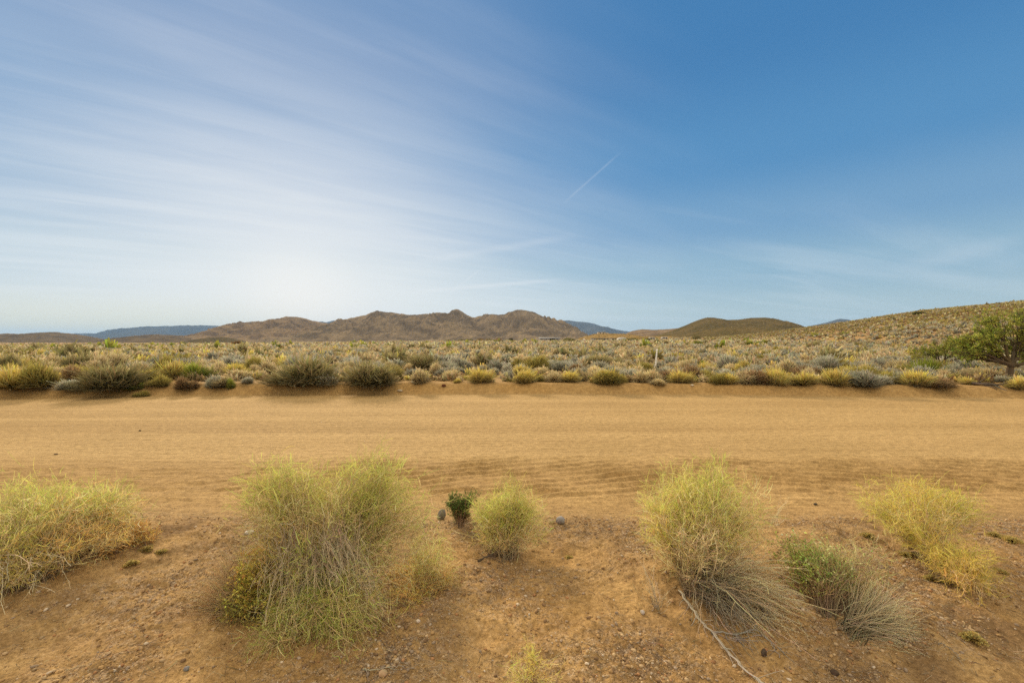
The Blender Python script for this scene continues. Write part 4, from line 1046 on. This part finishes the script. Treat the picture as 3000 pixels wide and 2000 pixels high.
LOD = {}
def lod(kind, n, v):
    if (kind, n, v) not in LOD:
        lf, _ = scrub_parts(kind, n, {150: .085, 44: .15, 16: .26}[n], sum(map(ord, kind)) + v, False)
        LOD[(kind, n, v)] = (lf.V[0], lf.F[4][0], lf.C[0])
    return LOD[(kind, n, v)]

def scrub_mass(name, label, items):
    """items: x, y, z, w, h, kind, n  -> one mesh"""
    a = Acc(); by = {}
    for it in items: by.setdefault((it[5], it[6], int(rng.integers(4))), []).append(it[:5])
    for (k, n, v), L in by.items():
        V, Fq, C = lod(k, n, v); L = np.array(L); m = len(L)
        ang = rng.uniform(0, 6.28, m); ca, sa = np.cos(ang)[:, None], np.sin(ang)[:, None]
        X = (V[None, :, 0] * ca - V[None, :, 1] * sa) * L[:, 3:4] + L[:, 0:1]
        Y = (V[None, :, 0] * sa + V[None, :, 1] * ca) * L[:, 3:4] + L[:, 1:2]
        Z = V[None, :, 2] * L[:, 4:5] + L[:, 2:3] - .03
        W = np.stack([X, Y, Z], -1).reshape(-1, 3)
        Ff = (Fq[None] + (np.arange(m) * len(V))[:, None, None]).reshape(-1, 4)
        a.add(W, Ff, (C[None] * rng.uniform(.78, 1.2, (m, 1, 1))).reshape(-1, 3))
    tag(obj(name, a.mesh(name), M_SCRUB), label, None, None, 'stuff')

def dry_grass():
    it = []
    n = 5200; d = 14.6 + 30 * rng.uniform(0, 1, n) ** 1.5; t = rng.uniform(-1.2, 1.2, n); x = t * d
    ok = (d > road_far(x) + .75) & (fbm(x * .5, d * .5, 2) + .25 * (np.abs(t - .05) > .3) > rng.uniform(-.25, .35, n))
    z = ground(x, d)
    for i in np.nonzero(ok)[0]:
        w_ = rng.uniform(.22, .6)
        it.append((x[i], d[i], z[i], w_, w_ * rng.uniform(.4, .8), ('straw', 'straw', 'olive', 'brown', 'yellow')[int(rng.integers(5))], 44))
    return it
scrub_mass('dry_grass', 'dry straw-coloured grass and weeds between the shrubs beyond the road', dry_grass())
items = []
if REST:
    R_ = np.array([(r[0], r[1]) for r in REST]); zz = ground(R_[:, 0], R_[:, 1])
    items += [(r[0], r[1], z, r[2], r[3], r[4], 150) for r, z in zip(REST, zz)]
def far_scatter(n, d0, d1, lodn, wmul, hill=False):
    d = np.sqrt(rng.uniform(d0 ** 2, d1 ** 2, n)) if not hill else rng.uniform(d0, d1, n)
    t = rng.uniform(-1.25, 1.3, n) if not hill else rng.uniform(.42, 1.35, n)
    x = t * d; z, _, _, hm, _, _ = ground(x, d, True)
    dens = fbm(x * .05, d * .05, 3)
    ok = (hm > .35) if hill else (hm <= .45)
    ok &= rng.uniform(0, 1, n) < np.clip(.9 + dens * .5, .65, 1)
    px = 1500 + F * t
    out = []
    for i in np.nonzero(ok)[0]:
        if hill:
            k = ('olive', 'straw', 'brown', 'dark', 'sage')[rng.choice(5, p=[.40, .14, .22, .15, .09])]
            w = rng.uniform(.6, 1.5) * wmul
            if rng.uniform() < .01: w *= 2.2; k = 'dark'
        else:
            k = KP[rng.choice(8, p=kind_probs(px[i], d[i]))]; w = rng.uniform(.6, 1.35) * wmul
            if k == 'dark': w *= 1.6
            if rng.uniform() < .006: w *= 2; k = 'green'
        out.append((x[i], d[i], z[i], w, w * rng.uniform(.5, .7), k, lodn))
    return out
items += far_scatter(4200, 60, 110, 44, 1.3)
items += far_scatter(7500, 110, 230, 16, 1.6)
items += far_scatter(9000, 230, 480, 16, 1.7)
items += far_scatter(5000, 480, 1500, 16, 3.2)
scrub_mass('desert_scrub', 'mass of small straw, grey and olive scrub filling the far plain', items)
hill_items = far_scatter(9500, 45, 130, 44, .85, True) + far_scatter(17000, 110, 430, 16, 1.05, True)
for S, w in ((S1, 2.6), (S2, 1.7), (S3, 1.6)):
    for p in S:
        k = ('olive', 'dark', 'straw', 'brown')[rng.choice(4, p=[.25, .5, .05, .2])]
        ww = w * rng.uniform(.5, 1.2); hill_items.append((p[0], p[1], p[2], ww, ww * .55, k, 16))
scrub_mass('hillside_scrub', 'low olive and straw scrub dotting the right-hand hillsides', hill_items)

# ------------------------------------------------------------------ trees
def tree(label, base_px, d, trunk_c, lobes, leafc, leafc2, trunk_h, trunk_r, stems=1, density=1.0):
    b = at(*base_px); base = np.array(b); m = b.y / F
    tr, br, lf = Acc(), Acc(), Acc()
    lob = [(P(px, py, b.y + dd), np.array([rx, (rx + ry) / 2, ry]) * m, n) for (px, py, dd, rx, ry, n) in lobes]
    fork = base + np.array([.02, 0, trunk_h])
    tubes = []
    pts = bez(base[None] - np.array([[0, 0, .08]]), (base + fork)[None] / 2 + np.array([[-.06, .05, 0]]), fork[None], 8)
    Rr = np.linspace(1.35, .85, 8)[None] * trunk_r; Rr[0, 0] *= 1.35
    tr.tubes(pts, Rr, grad(jit(trunk_c, 1, .05), jit(trunk_c, 1, .05), 8), 10)
    for c, r, n in lob:
        f0 = fork + rng.normal(size=3) * .03
        mid = f0 * .55 + c * .45 + np.array([0, 0, -.05 * np.linalg.norm(c - f0)]) + rng.normal(size=3) * .12
        limb = bez(f0[None], mid[None], c[None], 12) + rng.normal(size=(1, 12, 3)) * .025 * np.linspace(0, 1, 12)[None, :, None]
        br.tubes(limb, np.linspace(.62, .16, 12)[None] * trunk_r, grad(jit(trunk_c, 1, .05), jit(trunk_c, 1, .05), 12), 7)
        k = int(16 * max(1, n / 300))
        ii = rng.integers(4, 12, k); s0 = limb[0, ii]
        e = c + ball(k, .5) * r
        sb = bez(s0, (s0 + e) / 2 + rng.normal(size=(k, 3)) * .10, e, 7)
        br.tubes(sb, np.linspace(.15, .05, 7)[None] * trunk_r * rng.uniform(.7, 1.2, (k, 1)), grad(jit(trunk_c, k), jit(trunk_c, k), 7), 4)
        n = int(n * density)
        j = rng.integers(0, k, n); q = rng.integers(3, 7, n); p0 = sb[j, q]
        dr = rng.normal(size=(n, 3)) + np.array([0, 0, .25]); dr /= np.linalg.norm(dr, axis=1, keepdims=True)
        ln = rng.uniform(.08, .30, (n, 1)); p2 = p0 + dr * ln
        tw = bez(p0, (p0 + p2) / 2 + np.array([0, 0, .03]), p2, 4)
        cc = np.where(rng.uniform(0, 1, (n, 1)) < .5 + .35 * np.sin(p0[:, :1] * 3.1 + p0[:, 2:3] * 4), jit(leafc, n, .22), jit(leafc2, n, .22))
        br.tubes(tw, np.full((n, 4), .0035), grad(jit(trunk_c, n) * .8, cc * .8, 4), 3)
        for e_ in range(9):
            f = rng.uniform(.15, 1.05, (n, 1))
            lf.leaves(p0 + dr * ln * f, dr + rng.normal(size=(n, 3)) * .8, rng.uniform(.03, .065, n), jit(cc, n, .16))
    root = empty('desert_tree', b); tag(root, label, 'tree', None)
    obj('trunk', tr.mesh('trunk', b), M_STEM, root); obj('branches', br.mesh('branches', b), M_STEM, root); obj('crown', lf.mesh('crown', b), M_LEAF, root)
tree('larger green desert tree with a dark forked trunk at the right edge', (2962, 1114), 0, (.13, .095, .06), [
    (2920, 935, .2, 60, 32, 330), (2985, 955, 0, 75, 42, 460), (2890, 985, -.2, 60, 30, 300), (2960, 1005, .4, 70, 32, 330), (2845, 1010, .1, 55, 30, 260), (2800, 1000, .5, 36, 16, 110),
    (3060, 960, -.1, 90, 60, 520), (3060, 1040, .2, 90, 35, 360), (2895, 1032, .3, 60, 16, 150), (2990, 1025, .1, 60, 18, 130), (2835, 1045, .6, 40, 20, 130), (3140, 1000, .3, 70, 60, 330), (3010, 915, .5, 50, 22, 200), (2868, 985, .3, 45, 24, 190), (2820, 1030, -.2, 45, 16, 130)],
     (.25, .29, .055), (.42, .43, .085), .55, .095, density=.66)
tree('smaller, lower green desert tree left of the larger tree', (2757, 1085), 0, (.11, .08, .05), [
    (2760, 1012, 0, 55, 17, 260), (2700, 1030, .4, 45, 14, 190), (2815, 1005, -.2, 50, 22, 260), (2680, 1042, 0, 28, 10, 90), (2800, 1032, .2, 50, 16, 190), (2745, 1030, -.3, 42, 14, 150), (2850, 1030, .4, 36, 18, 140)],
     (.26, .29, .055), (.44, .41, .085), .35, .055, density=.75)
thing_mesh('dead_log', 'dark dead log lying on the ground under the larger tree', 'log', (2900, 1132), ground_stick([(2850, 1128), (2880, 1131), (2920, 1134), (2952, 1131)], .05, (.14, .11, .08), 2, .4, 1))

# far row of trees below the massif
def far_tree(px, py, w, h, c, c2, label, group=None, d=430):
    zb = float(ground((px - 1500) / F * d, d)); m = d / F
    b = Vector(((px - 1500) / F * d, d, zb)); cr, tr = Acc(), Acc(); n = 420
    p = ball(n, .6) * np.array([w / 2 * m, w / 2 * m, h * m * .48]) * (1 + .2 * rng.normal(size=(n, 1)) * .6) + np.array([0, 0, h * m * .55])
    p[:, 2] = np.maximum(p[:, 2], .2)
    cr.leaves(p, rng.normal(size=(n, 3)), rng.uniform(.35, .8, n), np.where(rng.uniform(0, 1, (n, 1)) < .6, jit(c, n), jit(c2, n)))
    k = 5; p2 = p[:k]; p0 = rng.normal(size=(k, 3)) * .1; p0[:, 2] = -.2
    tr.tubes(bez(p0, (p0 + p2) / 2, p2, 5), np.full((k, 5), .09), grad(jit((.1, .08, .05), k), jit((.1, .08, .05), k), 5), 5)
    root = empty('far_tree', b); tag(root, label, 'tree', group)
    obj('crown', cr.mesh('crown'), M_LEAF, root); obj('trunk', tr.mesh('trunk'), M_STEM, root)
G1, G2, RU, DK = (.13, .13, .04), (.19, .18, .05), (.26, .14, .05), (.07, .075, .03)
for a_ in [(1312, 1000, 22, 5, DK, G1, 'low dark green tree at the left end of the far tree row under the massif'),
           (1352, 1000, 24, 6, G1, G2, 'green tree second from the left in the far tree row under the massif'),
           (1376, 999, 22, 7, G2, G1, 'lighter green tree third from the left in the far tree row under the massif'),
           (1408, 1000, 24, 9, RU, G1, 'rust-and-green tree in the middle of the far tree row under the massif'),
           (1432, 1000, 24, 8, G1, RU, 'green tree between the two rusty ones in the far tree row under the massif'),
           (1460, 1000, 22, 8, RU, (.3, .17, .06), 'rust-coloured tree at the right end of the far tree row under the massif'),
           (1497, 1000, 13, 9, DK, DK, 'dark round tree standing alone right of the far tree row')]: far_tree(*a_)
far_tree(1667, 1008, 36, 10, G2, G1, 'green tree in the plain in front of the low grey ranch house', d=260)
far_tree(1850, 1012, 40, 9, G2, G1, 'green bush in the plain below the white dome', d=240)
far_tree(1898, 1012, 24, 8, G1, G2, 'smaller green bush right of the green bush below the white dome', d=240)
far_tree(2040, 1008, 26, 14, (.2, .17, .08), G1, 'grey-green bush at the foot of the scrubby hill, right of the white pole', d=260)
far_tree(2043, 1020, 22, 8, (.25, .26, .05), G2, 'yellow-green yucca-like bush in the plain right of the white pole', d=110)
far_tree(693, 1012, 26, 10, (.28, .15, .04), (.14, .08, .03), 'lone rust-brown bush standing up on the left part of the plain', d=210)
far_tree(2540, 1026, 70, 8, (.2, .19, .05), G1, 'wide low green bush at the foot of the right-hand hill', d=75)
far_tree(2690, 968, 26, 9, (.16, .15, .05), DK, 'lone dark green bush on the slope of the right-hand hill', d=190)

# ------------------------------------------------------------------ distant buildings and posts
M_WALLG = simple_mat('grey_siding', (.40, .38, .36), .8, .2, 0, 3)
M_WALLW = simple_mat('white_siding', (.46, .42, .36), .7, .3, 0, 3, (.36, .33, .28))
M_ROOFW = simple_mat('pale_roof', (.36, .35, .33), .7, .2, 0, 2, (.28, .27, .26))
M_CREAM = simple_mat('cream_stucco', (.52, .42, .29), .9, .1, 0, 3, (.45, .36, .25))
M_DARK = simple_mat('dark_opening', (.035, .035, .03), .6, .3)
M_GLASS = simple_mat('window_glass', (.06, .07, .08), .15, .5)
M_POST = simple_mat('white_pipe', (.86, .83, .76), .5, .4, 0, 30, (.74, .70, .62))
M_WOOD = simple_mat('pole_wood', (.12, .09, .065), .9, .1)
def box(acc, x0, x1, y0, y1, z0, z1):
    V = np.array([(x0, y0, z0), (x1, y0, z0), (x1, y1, z0), (x0, y1, z0), (x0, y0, z1), (x1, y0, z1), (x1, y1, z1), (x0, y1, z1)], float)
    acc.add(V, np.array([(0, 3, 2, 1), (4, 5, 6, 7), (0, 1, 5, 4), (1, 2, 6, 5), (2, 3, 7, 6), (3, 0, 4, 7)]), np.ones((8, 3)))
def boxes(name, mat, parent, *bs):
    a = Acc()
    for q in bs: box(a, *q)
    return obj(name, a.mesh(name, smooth=False), mat, parent)
def gable(name, mat, parent, x0, x1, y0, y1, z0, h, t=.12):
    ym = (y0 + y1) / 2; a = Acc()
    V = np.array([(x0, y0, z0), (x1, y0, z0), (x1, ym, z0 + h), (x0, ym, z0 + h), (x1, y1, z0), (x0, y1, z0),
                  (x0, y0, z0 + t), (x1, y0, z0 + t), (x1, ym, z0 + h + t), (x0, ym, z0 + h + t), (x1, y1, z0 + t), (x0, y1, z0 + t)], float)
    a.add(V, np.array([(6, 7, 8, 9), (9, 8, 10, 11), (0, 3, 2, 1), (3, 5, 4, 2), (0, 1, 7, 6), (4, 5, 11, 10), (0, 6, 9, 3), (3, 9, 11, 5), (1, 2, 8, 7), (2, 4, 10, 8)]), np.ones((12, 3)))
    return obj(name, a.mesh(name, smooth=False), mat, parent)
def spot(px, d, py=None):
    x = (px - 1500) / F * d
    z = float(ground(x, d)) if py is None else CAMZ - (py - 1000) / F * d
    return Vector((x, d, z))
r = empty('ranch_house', spot(1610, 400)); tag(r, 'low grey ranch house with a dark carport opening, alone at the foot of the massif', 'house')
boxes('wall', M_WALLG, r, (-8.8, .6, 0, 6, -.4, 2.3), (4.6, 8.8, 0, 6, -.4, 2.3), (.6, 4.6, 5.5, 6, -.4, 2.3))
boxes('carport', M_DARK, r, (.7, 4.5, 5.2, 5.45, -.3, 2.2)); gable('roof', M_ROOFW, r, -9.3, 9.3, -.6, 6.6, 2.3, .75)  # dark panel at the back of the carport paints in the shade inside
for x in (-7.2, -3.6, 6.2): boxes('window', M_GLASS, r, (x, x + 1.2, -.05, .02, .9, 1.8))
for x in (1.8, 3.2): boxes('post', M_WALLW, r, (x, x + .15, .1, .25, -.3, 2.28))
kz = 552
r = empty('hilltop_house', spot(1764, kz, 977.5)); tag(r, 'small cream flat-roofed house on top of the tan knoll', 'house')
boxes('wall', M_CREAM, r, (-4.6, 4.6, 0, 6, -2, 2.0), (4.62, 8, 1, 5, -2, 1.2)); boxes('roof', M_ROOFW, r, (-4.9, 4.9, -.3, 6.3, 2.0, 2.25))
boxes('window', M_GLASS, r, (-2.6, -1.2, -.05, .02, .4, 1.4)); boxes('door', M_DARK, r, (1.0, 2.0, -.05, .02, -.8, 1.3))
r = empty('long_shed', spot(1772, 395)); tag(r, 'long low whitish open-fronted shed below the tan knoll, left of the white dome', 'shed')
boxes('wall', M_WALLW, r, (-11.5, 11.5, 3.6, 3.8, -.4, 1.8), (-11.5, -9, 0, 3.58, -.4, 1.7), (3.2, 6.5, 0, 3.58, -.4, 1.7)); boxes('roof', M_ROOFW, r, (-12, 12, -.4, 4.2, 1.82, 2.02))
for x in (-6.5, -3.6, -.8, 8.5, 11.2): boxes('post', M_WALLW, r, (x, x + .2, 0, .2, -.4, 1.8))
r = empty('white_dome', spot(1823, 390)); tag(r, 'white dome-shaped greenhouse beside the long low shed', 'greenhouse')
th = np.linspace(0, np.pi, 17); a = Acc(); Lx = 2.6
prof = np.stack([np.cos(th) * 4.6, np.sin(th) * 3.0], 1)
Vd = np.concatenate([np.stack([prof[:, 0], np.full(17, y), prof[:, 1] * s - .3], 1) for y, s in ((-3, .55), (-2, .92), (0, 1), (4, 1), (6, .6))])
idx = np.arange(85).reshape(5, 17)
a.add(Vd, np.stack([idx[:-1, :-1], idx[:-1, 1:], idx[1:, 1:], idx[1:, :-1]], -1).reshape(-1, 4), np.ones((85, 3)))
obj('shell', a.mesh('shell'), M_WALLW, r)
boxes('door', M_DARK, r, (-.3, 1.9, -3.12, -3.02, -.3, 1.25)); boxes('end_wall', M_WALLG, r, (-4.0, 4.0, -3.0, -2.9, -.35, 1.2))
def trailer(px, label):
    r = empty('camper_trailer', spot(px, 330)); tag(r, label, 'trailer', 'pale campers beyond the white pole')
    me = Acc(); pr = np.array([(-2.2, .5), (-2.35, 1.2), (-1.9, 2.0), (-1.0, 2.25), (1.2, 2.25), (2.0, 2.0), (2.3, 1.1), (2.1, .5)])
    V = np.concatenate([np.stack([pr[:, 0], np.full(8, y), pr[:, 1]], 1) for y in (0, 2.2)]); i = np.arange(8); j = (i + 1) % 8
    me.add(V, np.stack([i, j, j + 8, i + 8], 1), np.ones((16, 3))); me.F[8] = [np.array([i[::-1], i + 8])]
    obj('body', me.mesh('body', smooth=False), M_WALLW, r); boxes('window', M_GLASS, r, (-1.2, .2, -.04, .02, 1.2, 1.8)); boxes('door', M_DARK, r, (.8, 1.4, -.04, .02, .6, 1.9))
    w = Acc(); t = np.linspace(0, 2 * np.pi, 13)[:-1]
    w.tubes(np.array([[(0, -.05, .35), (0, .2, .35)]], float), np.full((1, 2), .36), np.ones((1, 2, 3)), 12); obj('wheel', w.mesh('wheel'), M_DARK, r)
trailer(1911, 'left one of two small pale campers parked beyond the white pole'); trailer(1948, 'right one of two small pale campers parked beyond the white pole')
r = empty('white_board', spot(1709, 380)); tag(r, 'small white board leaning on a rail left of the long low shed', 'board')
o = boxes('panel', M_POST, r, (-1.4, 1.4, 0, .12, -.3, .6)); o.rotation_euler = (0, -.5, 0); o.location = (0, 0, .8)
boxes('rail', M_WOOD, r, (-1.6, 1.2, .5, .7, 0, .25), (-1.5, -1.35, .5, .65, -.4, 1.0))
def utility(px, py0, h, d, label):
    r = empty('utility_pole', spot(px, d, py0)); tag(r, label, 'utility pole')
    a = Acc(); a.tubes(np.array([[(0, 0, -1), (0, 0, h)]], float), np.array([[.16, .11]]), np.ones((1, 2, 3)), 8); obj('pole', a.mesh('pole'), M_WOOD, r)
    boxes('crossarm', M_WOOD, r, (-1.1, 1.1, -.2, -.12, h - .8, h - .62))
utility(1720, 992, 7.2, 500, 'thin utility pole on the left slope of the tan knoll')
utility(1649, 999, 6.5, 470, 'thin utility pole between the grey ranch house and the tan knoll')
def pipe(name, label, cat, pxb, pxt, rad):
    b = at(*pxb); t = P(pxt[0], pxt[1], b.y); a = Acc(); p = np.array(b)
    root = empty(name, b); tag(root, label, cat)
    pts = np.linspace(p - np.array([0, 0, .1]), t, 6)[None]
    a.tubes(pts, np.full((1, 6), rad), np.ones((1, 6, 3)), 10); obj('post', a.mesh('post', b), M_POST, root)
    c = Acc(); e = (t - p) / np.linalg.norm(t - p)
    c.tubes(np.stack([t - e * .03, t + e * .015, t + e * .022])[None], np.array([[rad * 1.25, rad * 1.25, rad * .2]]), np.ones((1, 3, 3)), 10); obj('cap', c.mesh('cap', b), M_POST, root)
pipe('marker_pole', 'thin white pole leaning slightly right in the scrub, right of centre', 'pole', (1919, 1084), (1925, 1024), .036)
pipe('marker_stake', 'short white stake in the ground by the slate-grey mound', 'stake', (2019, 1104), (2022, 1095), .03)

# ------------------------------------------------------------------ sky, sun, haze, camera
SUN_AZ = math.atan2(-620, F); SUN_EL = math.radians(12)
w = bpy.data.worlds.new('World'); sc.world = w; w.use_nodes = True
nt = w.node_tree; nt.nodes.clear()
tc = N(nt, 'ShaderNodeTexCoord'); D = tc.outputs['Generated']
sky = N(nt, 'ShaderNodeTexSky'); sky.sky_type = 'NISHITA'; sky.sun_disc = False
sky.sun_elevation = SUN_EL; sky.sun_rotation = SUN_AZ; sky.air_density = 1; sky.dust_density = 1; sky.ozone_density = 2
xyz = N(nt, 'ShaderNodeSeparateXYZ'); nt.links.new(D, xyz.inputs[0])
X_, Y_, Z_ = xyz.outputs
def vdot(v):
    n = nt.nodes.new('ShaderNodeVectorMath'); n.operation = 'DOT_PRODUCT'; nt.links.new(D, n.inputs[0]); n.inputs[1].default_value = v; return n.outputs['Value']
def pdir(px, py): return Vector(((px - 1500) / F, 1, (1000 - py) / F)).normalized()
# clear-air gradient by height above the horizon (times the Nishita colour)
rampn = N(nt, 'ShaderNodeValToRGB'); cr = rampn.color_ramp; cr.interpolation = 'EASE'
stops = [(0.0, (.52, .66, .66)), (.05, (.45, .60, .66)), (.14, (.29, .48, .62)), (.23, (.18, .37, .585)), (.34, (.088, .282, .54)), (.52, (.052, .213, .468)), (1.0, (.05, .17, .42))]
while len(cr.elements) < len(stops): cr.elements.new(.5)
for e, (p, c) in zip(cr.elements, stops): e.position = p; e.color = (*c, 1)
nt.links.new(Z_, rampn.inputs[0])
base = mixc(nt, .10, rampn.outputs[0], mixc(nt, 1.0, sky.outputs[0], (.10, .10, .12), 'MULTIPLY'))
# cirrus veil: coordinates on a high flat layer
zz = math_(nt, 'MAXIMUM', math_(nt, 'ADD', Z_, .06), .03)
cmb = N(nt, 'ShaderNodeCombineXYZ'); nt.links.new(math_(nt, 'DIVIDE', X_, zz), cmb.inputs[0]); nt.links.new(math_(nt, 'DIVIDE', Y_, zz), cmb.inputs[1])
mp = N(nt, 'ShaderNodeMapping'); mp.vector_type = 'TEXTURE'; mp.inputs['Rotation'].default_value = (0, 0, math.radians(24)); mp.inputs['Scale'].default_value = (3.2, .8, 1)
nt.links.new(cmb.outputs[0], mp.inputs[0])
mp3 = N(nt, 'ShaderNodeMapping'); mp3.vector_type = 'TEXTURE'; mp3.inputs['Rotation'].default_value = (0, 0, math.radians(36)); mp3.inputs['Scale'].default_value = (1.6, .22, 1)
nt.links.new(cmb.outputs[0], mp3.inputs[0])
streak = noise(nt, mp.outputs[0], 1.0, 7, .55, .6)
fine = noise(nt, mp3.outputs[0], 1.0, 6, .6, .5)
soft = noise(nt, cmb.outputs[0], .45, 3, .5, .3)
ang = math_(nt, 'ARCCOSINE', vdot(pdir(780, 760)))
ang = math_(nt, 'ADD', ang, math_(nt, 'MULTIPLY_ADD', noise(nt, mp.outputs[0], .55, 4, .55, .5), 1.0, -.5))
mask = ramp(nt, ang, math.radians(54), math.radians(0))
tex = math_(nt, 'ADD', math_(nt, 'MULTIPLY', ramp(nt, streak, .28, .72), .42), math_(nt, 'ADD', math_(nt, 'MULTIPLY', ramp(nt, fine, .36, .68), .34), math_(nt, 'MULTIPLY', ramp(nt, soft, .3, .7), .38)))
cl = math_(nt, 'MULTIPLY', mask, math_(nt, 'ADD', math_(nt, 'MULTIPLY', tex, .78), .28), clamp=True)
# faint low bands on the right
lowm = math_(nt, 'MULTIPLY', ramp(nt, Z_, .42, .08), ramp(nt, streak, .42, .75))
cl = math_(nt, 'MAXIMUM', cl, math_(nt, 'MULTIPLY', lowm, .30))
# added bright warm sky, unseen overhead and behind the camera, to light the ground
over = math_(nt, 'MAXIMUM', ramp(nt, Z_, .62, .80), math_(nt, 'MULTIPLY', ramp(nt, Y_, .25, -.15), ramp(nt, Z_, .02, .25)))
cloud_c = mixc(nt, ramp(nt, Z_, .55, .05), (.52, .60, .74), (.74, .82, .87))
col = mixc(nt, math_(nt, 'MULTIPLY', cl, .93), base, cloud_c)
col = mixc(nt, math_(nt, 'MULTIPLY', over, .9), col, (SKY_FILL := (1.42, 1.25, 0.98)))
# contrails
def contrail(p0, p1, width, strength):
    a, b = pdir(*p0), pdir(*p1); n = a.cross(b).normalized(); mid = (a + b).normalized(); half = math.acos(max(-1, min(1, a.dot(mid))))
    dist = math_(nt, 'ABSOLUTE', vdot(n)); along = math_(nt, 'ARCCOSINE', math_(nt, 'MINIMUM', vdot(mid), .99999))
    return math_(nt, 'MULTIPLY', math_(nt, 'MULTIPLY', ramp(nt, dist, width, 0.0), ramp(nt, along, half, half * .45)), strength)
for c_ in [((1640, 605), (1828, 438), .0034, .11), ((1290, 880), (1425, 775), .003, .15), ((1130, 862), (1690, 815), .007, .3), ((1180, 775), (1720, 685), .012, .15), ((0, 905), (330, 945), .018, .35), ((2600, 790), (3050, 690), .02, .10)]:
    col = mixc(nt, contrail(*c_), col, (.86, .89, .92))
# glow of the low sun behind the ridge
ga = math_(nt, 'ARCCOSINE', math_(nt, 'MINIMUM', vdot(pdir(872, 940)), .99999))
glow = math_(nt, 'ADD', math_(nt, 'MULTIPLY', math_(nt, 'POWER', ramp(nt, ga, math.radians(46), 0.0), 2.0), .50), math_(nt, 'MULTIPLY', ramp(nt, ga, math.radians(10), 0.0), .42))
lowglow = math_(nt, 'MULTIPLY', ramp(nt, Z_, .22, .02), ramp(nt, ga, math.radians(56), math.radians(12)))
col = mixc(nt, math_(nt, 'MULTIPLY', lowglow, .55), col, (.80, .86, .87))
col = mixc(nt, glow, col, (1.0, .975, .92))
# pale greenish-yellow band low on the left
low = math_(nt, 'MULTIPLY', ramp(nt, Z_, .10, .015), ramp(nt, math_(nt, 'ARCCOSINE', vdot(pdir(150, 960))), math.radians(30), math.radians(4)))
col = mixc(nt, math_(nt, 'MULTIPLY', low, .8), col, (.88, .86, .66))
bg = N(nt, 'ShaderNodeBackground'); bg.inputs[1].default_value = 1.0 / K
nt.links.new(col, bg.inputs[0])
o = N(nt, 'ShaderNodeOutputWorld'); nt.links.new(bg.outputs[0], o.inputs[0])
w.cycles.sampling_method = 'AUTOMATIC'

ld = bpy.data.lights.new('sun', 'SUN'); ld.energy = 2.6; ld.angle = math.radians(11); ld.color = (1, .84, .62)
lo = bpy.data.objects.new('sun', ld); COL.objects.link(lo)
el = math.radians(24)
lo.rotation_euler = Vector((math.sin(SUN_AZ) * math.cos(el), math.cos(SUN_AZ) * math.cos(el), math.sin(el))).to_track_quat('Z', 'Y').to_euler()

def haze():
    a = Acc(); box(a, -26000, 26000, -6000, 25500, -14, 560)
    m, nt = nodes('air_haze'); v = N(nt, 'ShaderNodeVolumePrincipled'); v.inputs['Density'].default_value = HAZE
    v.inputs['Color'].default_value = (.34, .60, 1.0, 1); v.inputs['Anisotropy'].default_value = 0.0
    o = N(nt, 'ShaderNodeOutputMaterial'); nt.links.new(v.outputs[0], o.inputs['Volume'])
    tag(obj('haze', a.mesh('haze', smooth=False), m), 'thin blue distance haze', None, None, 'stuff')
HAZE = 3.2e-5
haze()

cd = bpy.data.cameras.new('camera'); co = bpy.data.objects.new('camera', cd); COL.objects.link(co); sc.camera = co
cd.sensor_width = 36; cd.lens = 36 * F / 3000; cd.clip_end = 60000; cd.clip_start = .05
co.location = (0, 0, CAMZ); co.rotation_euler = (math.pi / 2, 0, 0)
vs = sc.view_settings; vs.view_transform = 'Standard'; vs.look = 'None'; vs.exposure = EXPO; vs.gamma = 1; vs.use_curve_mapping = False
sc.render.engine = 'CYCLES'
sc.cycles.use_denoising = False; sc.cycles.use_adaptive_sampling = False
sc.cycles.max_bounces = 6; sc.cycles.diffuse_bounces = 3; sc.cycles.transmission_bounces = 4; sc.cycles.volume_bounces = 1; sc.cycles.transparent_max_bounces = 8
sc.cycles.caustics_reflective = False; sc.cycles.caustics_refractive = False
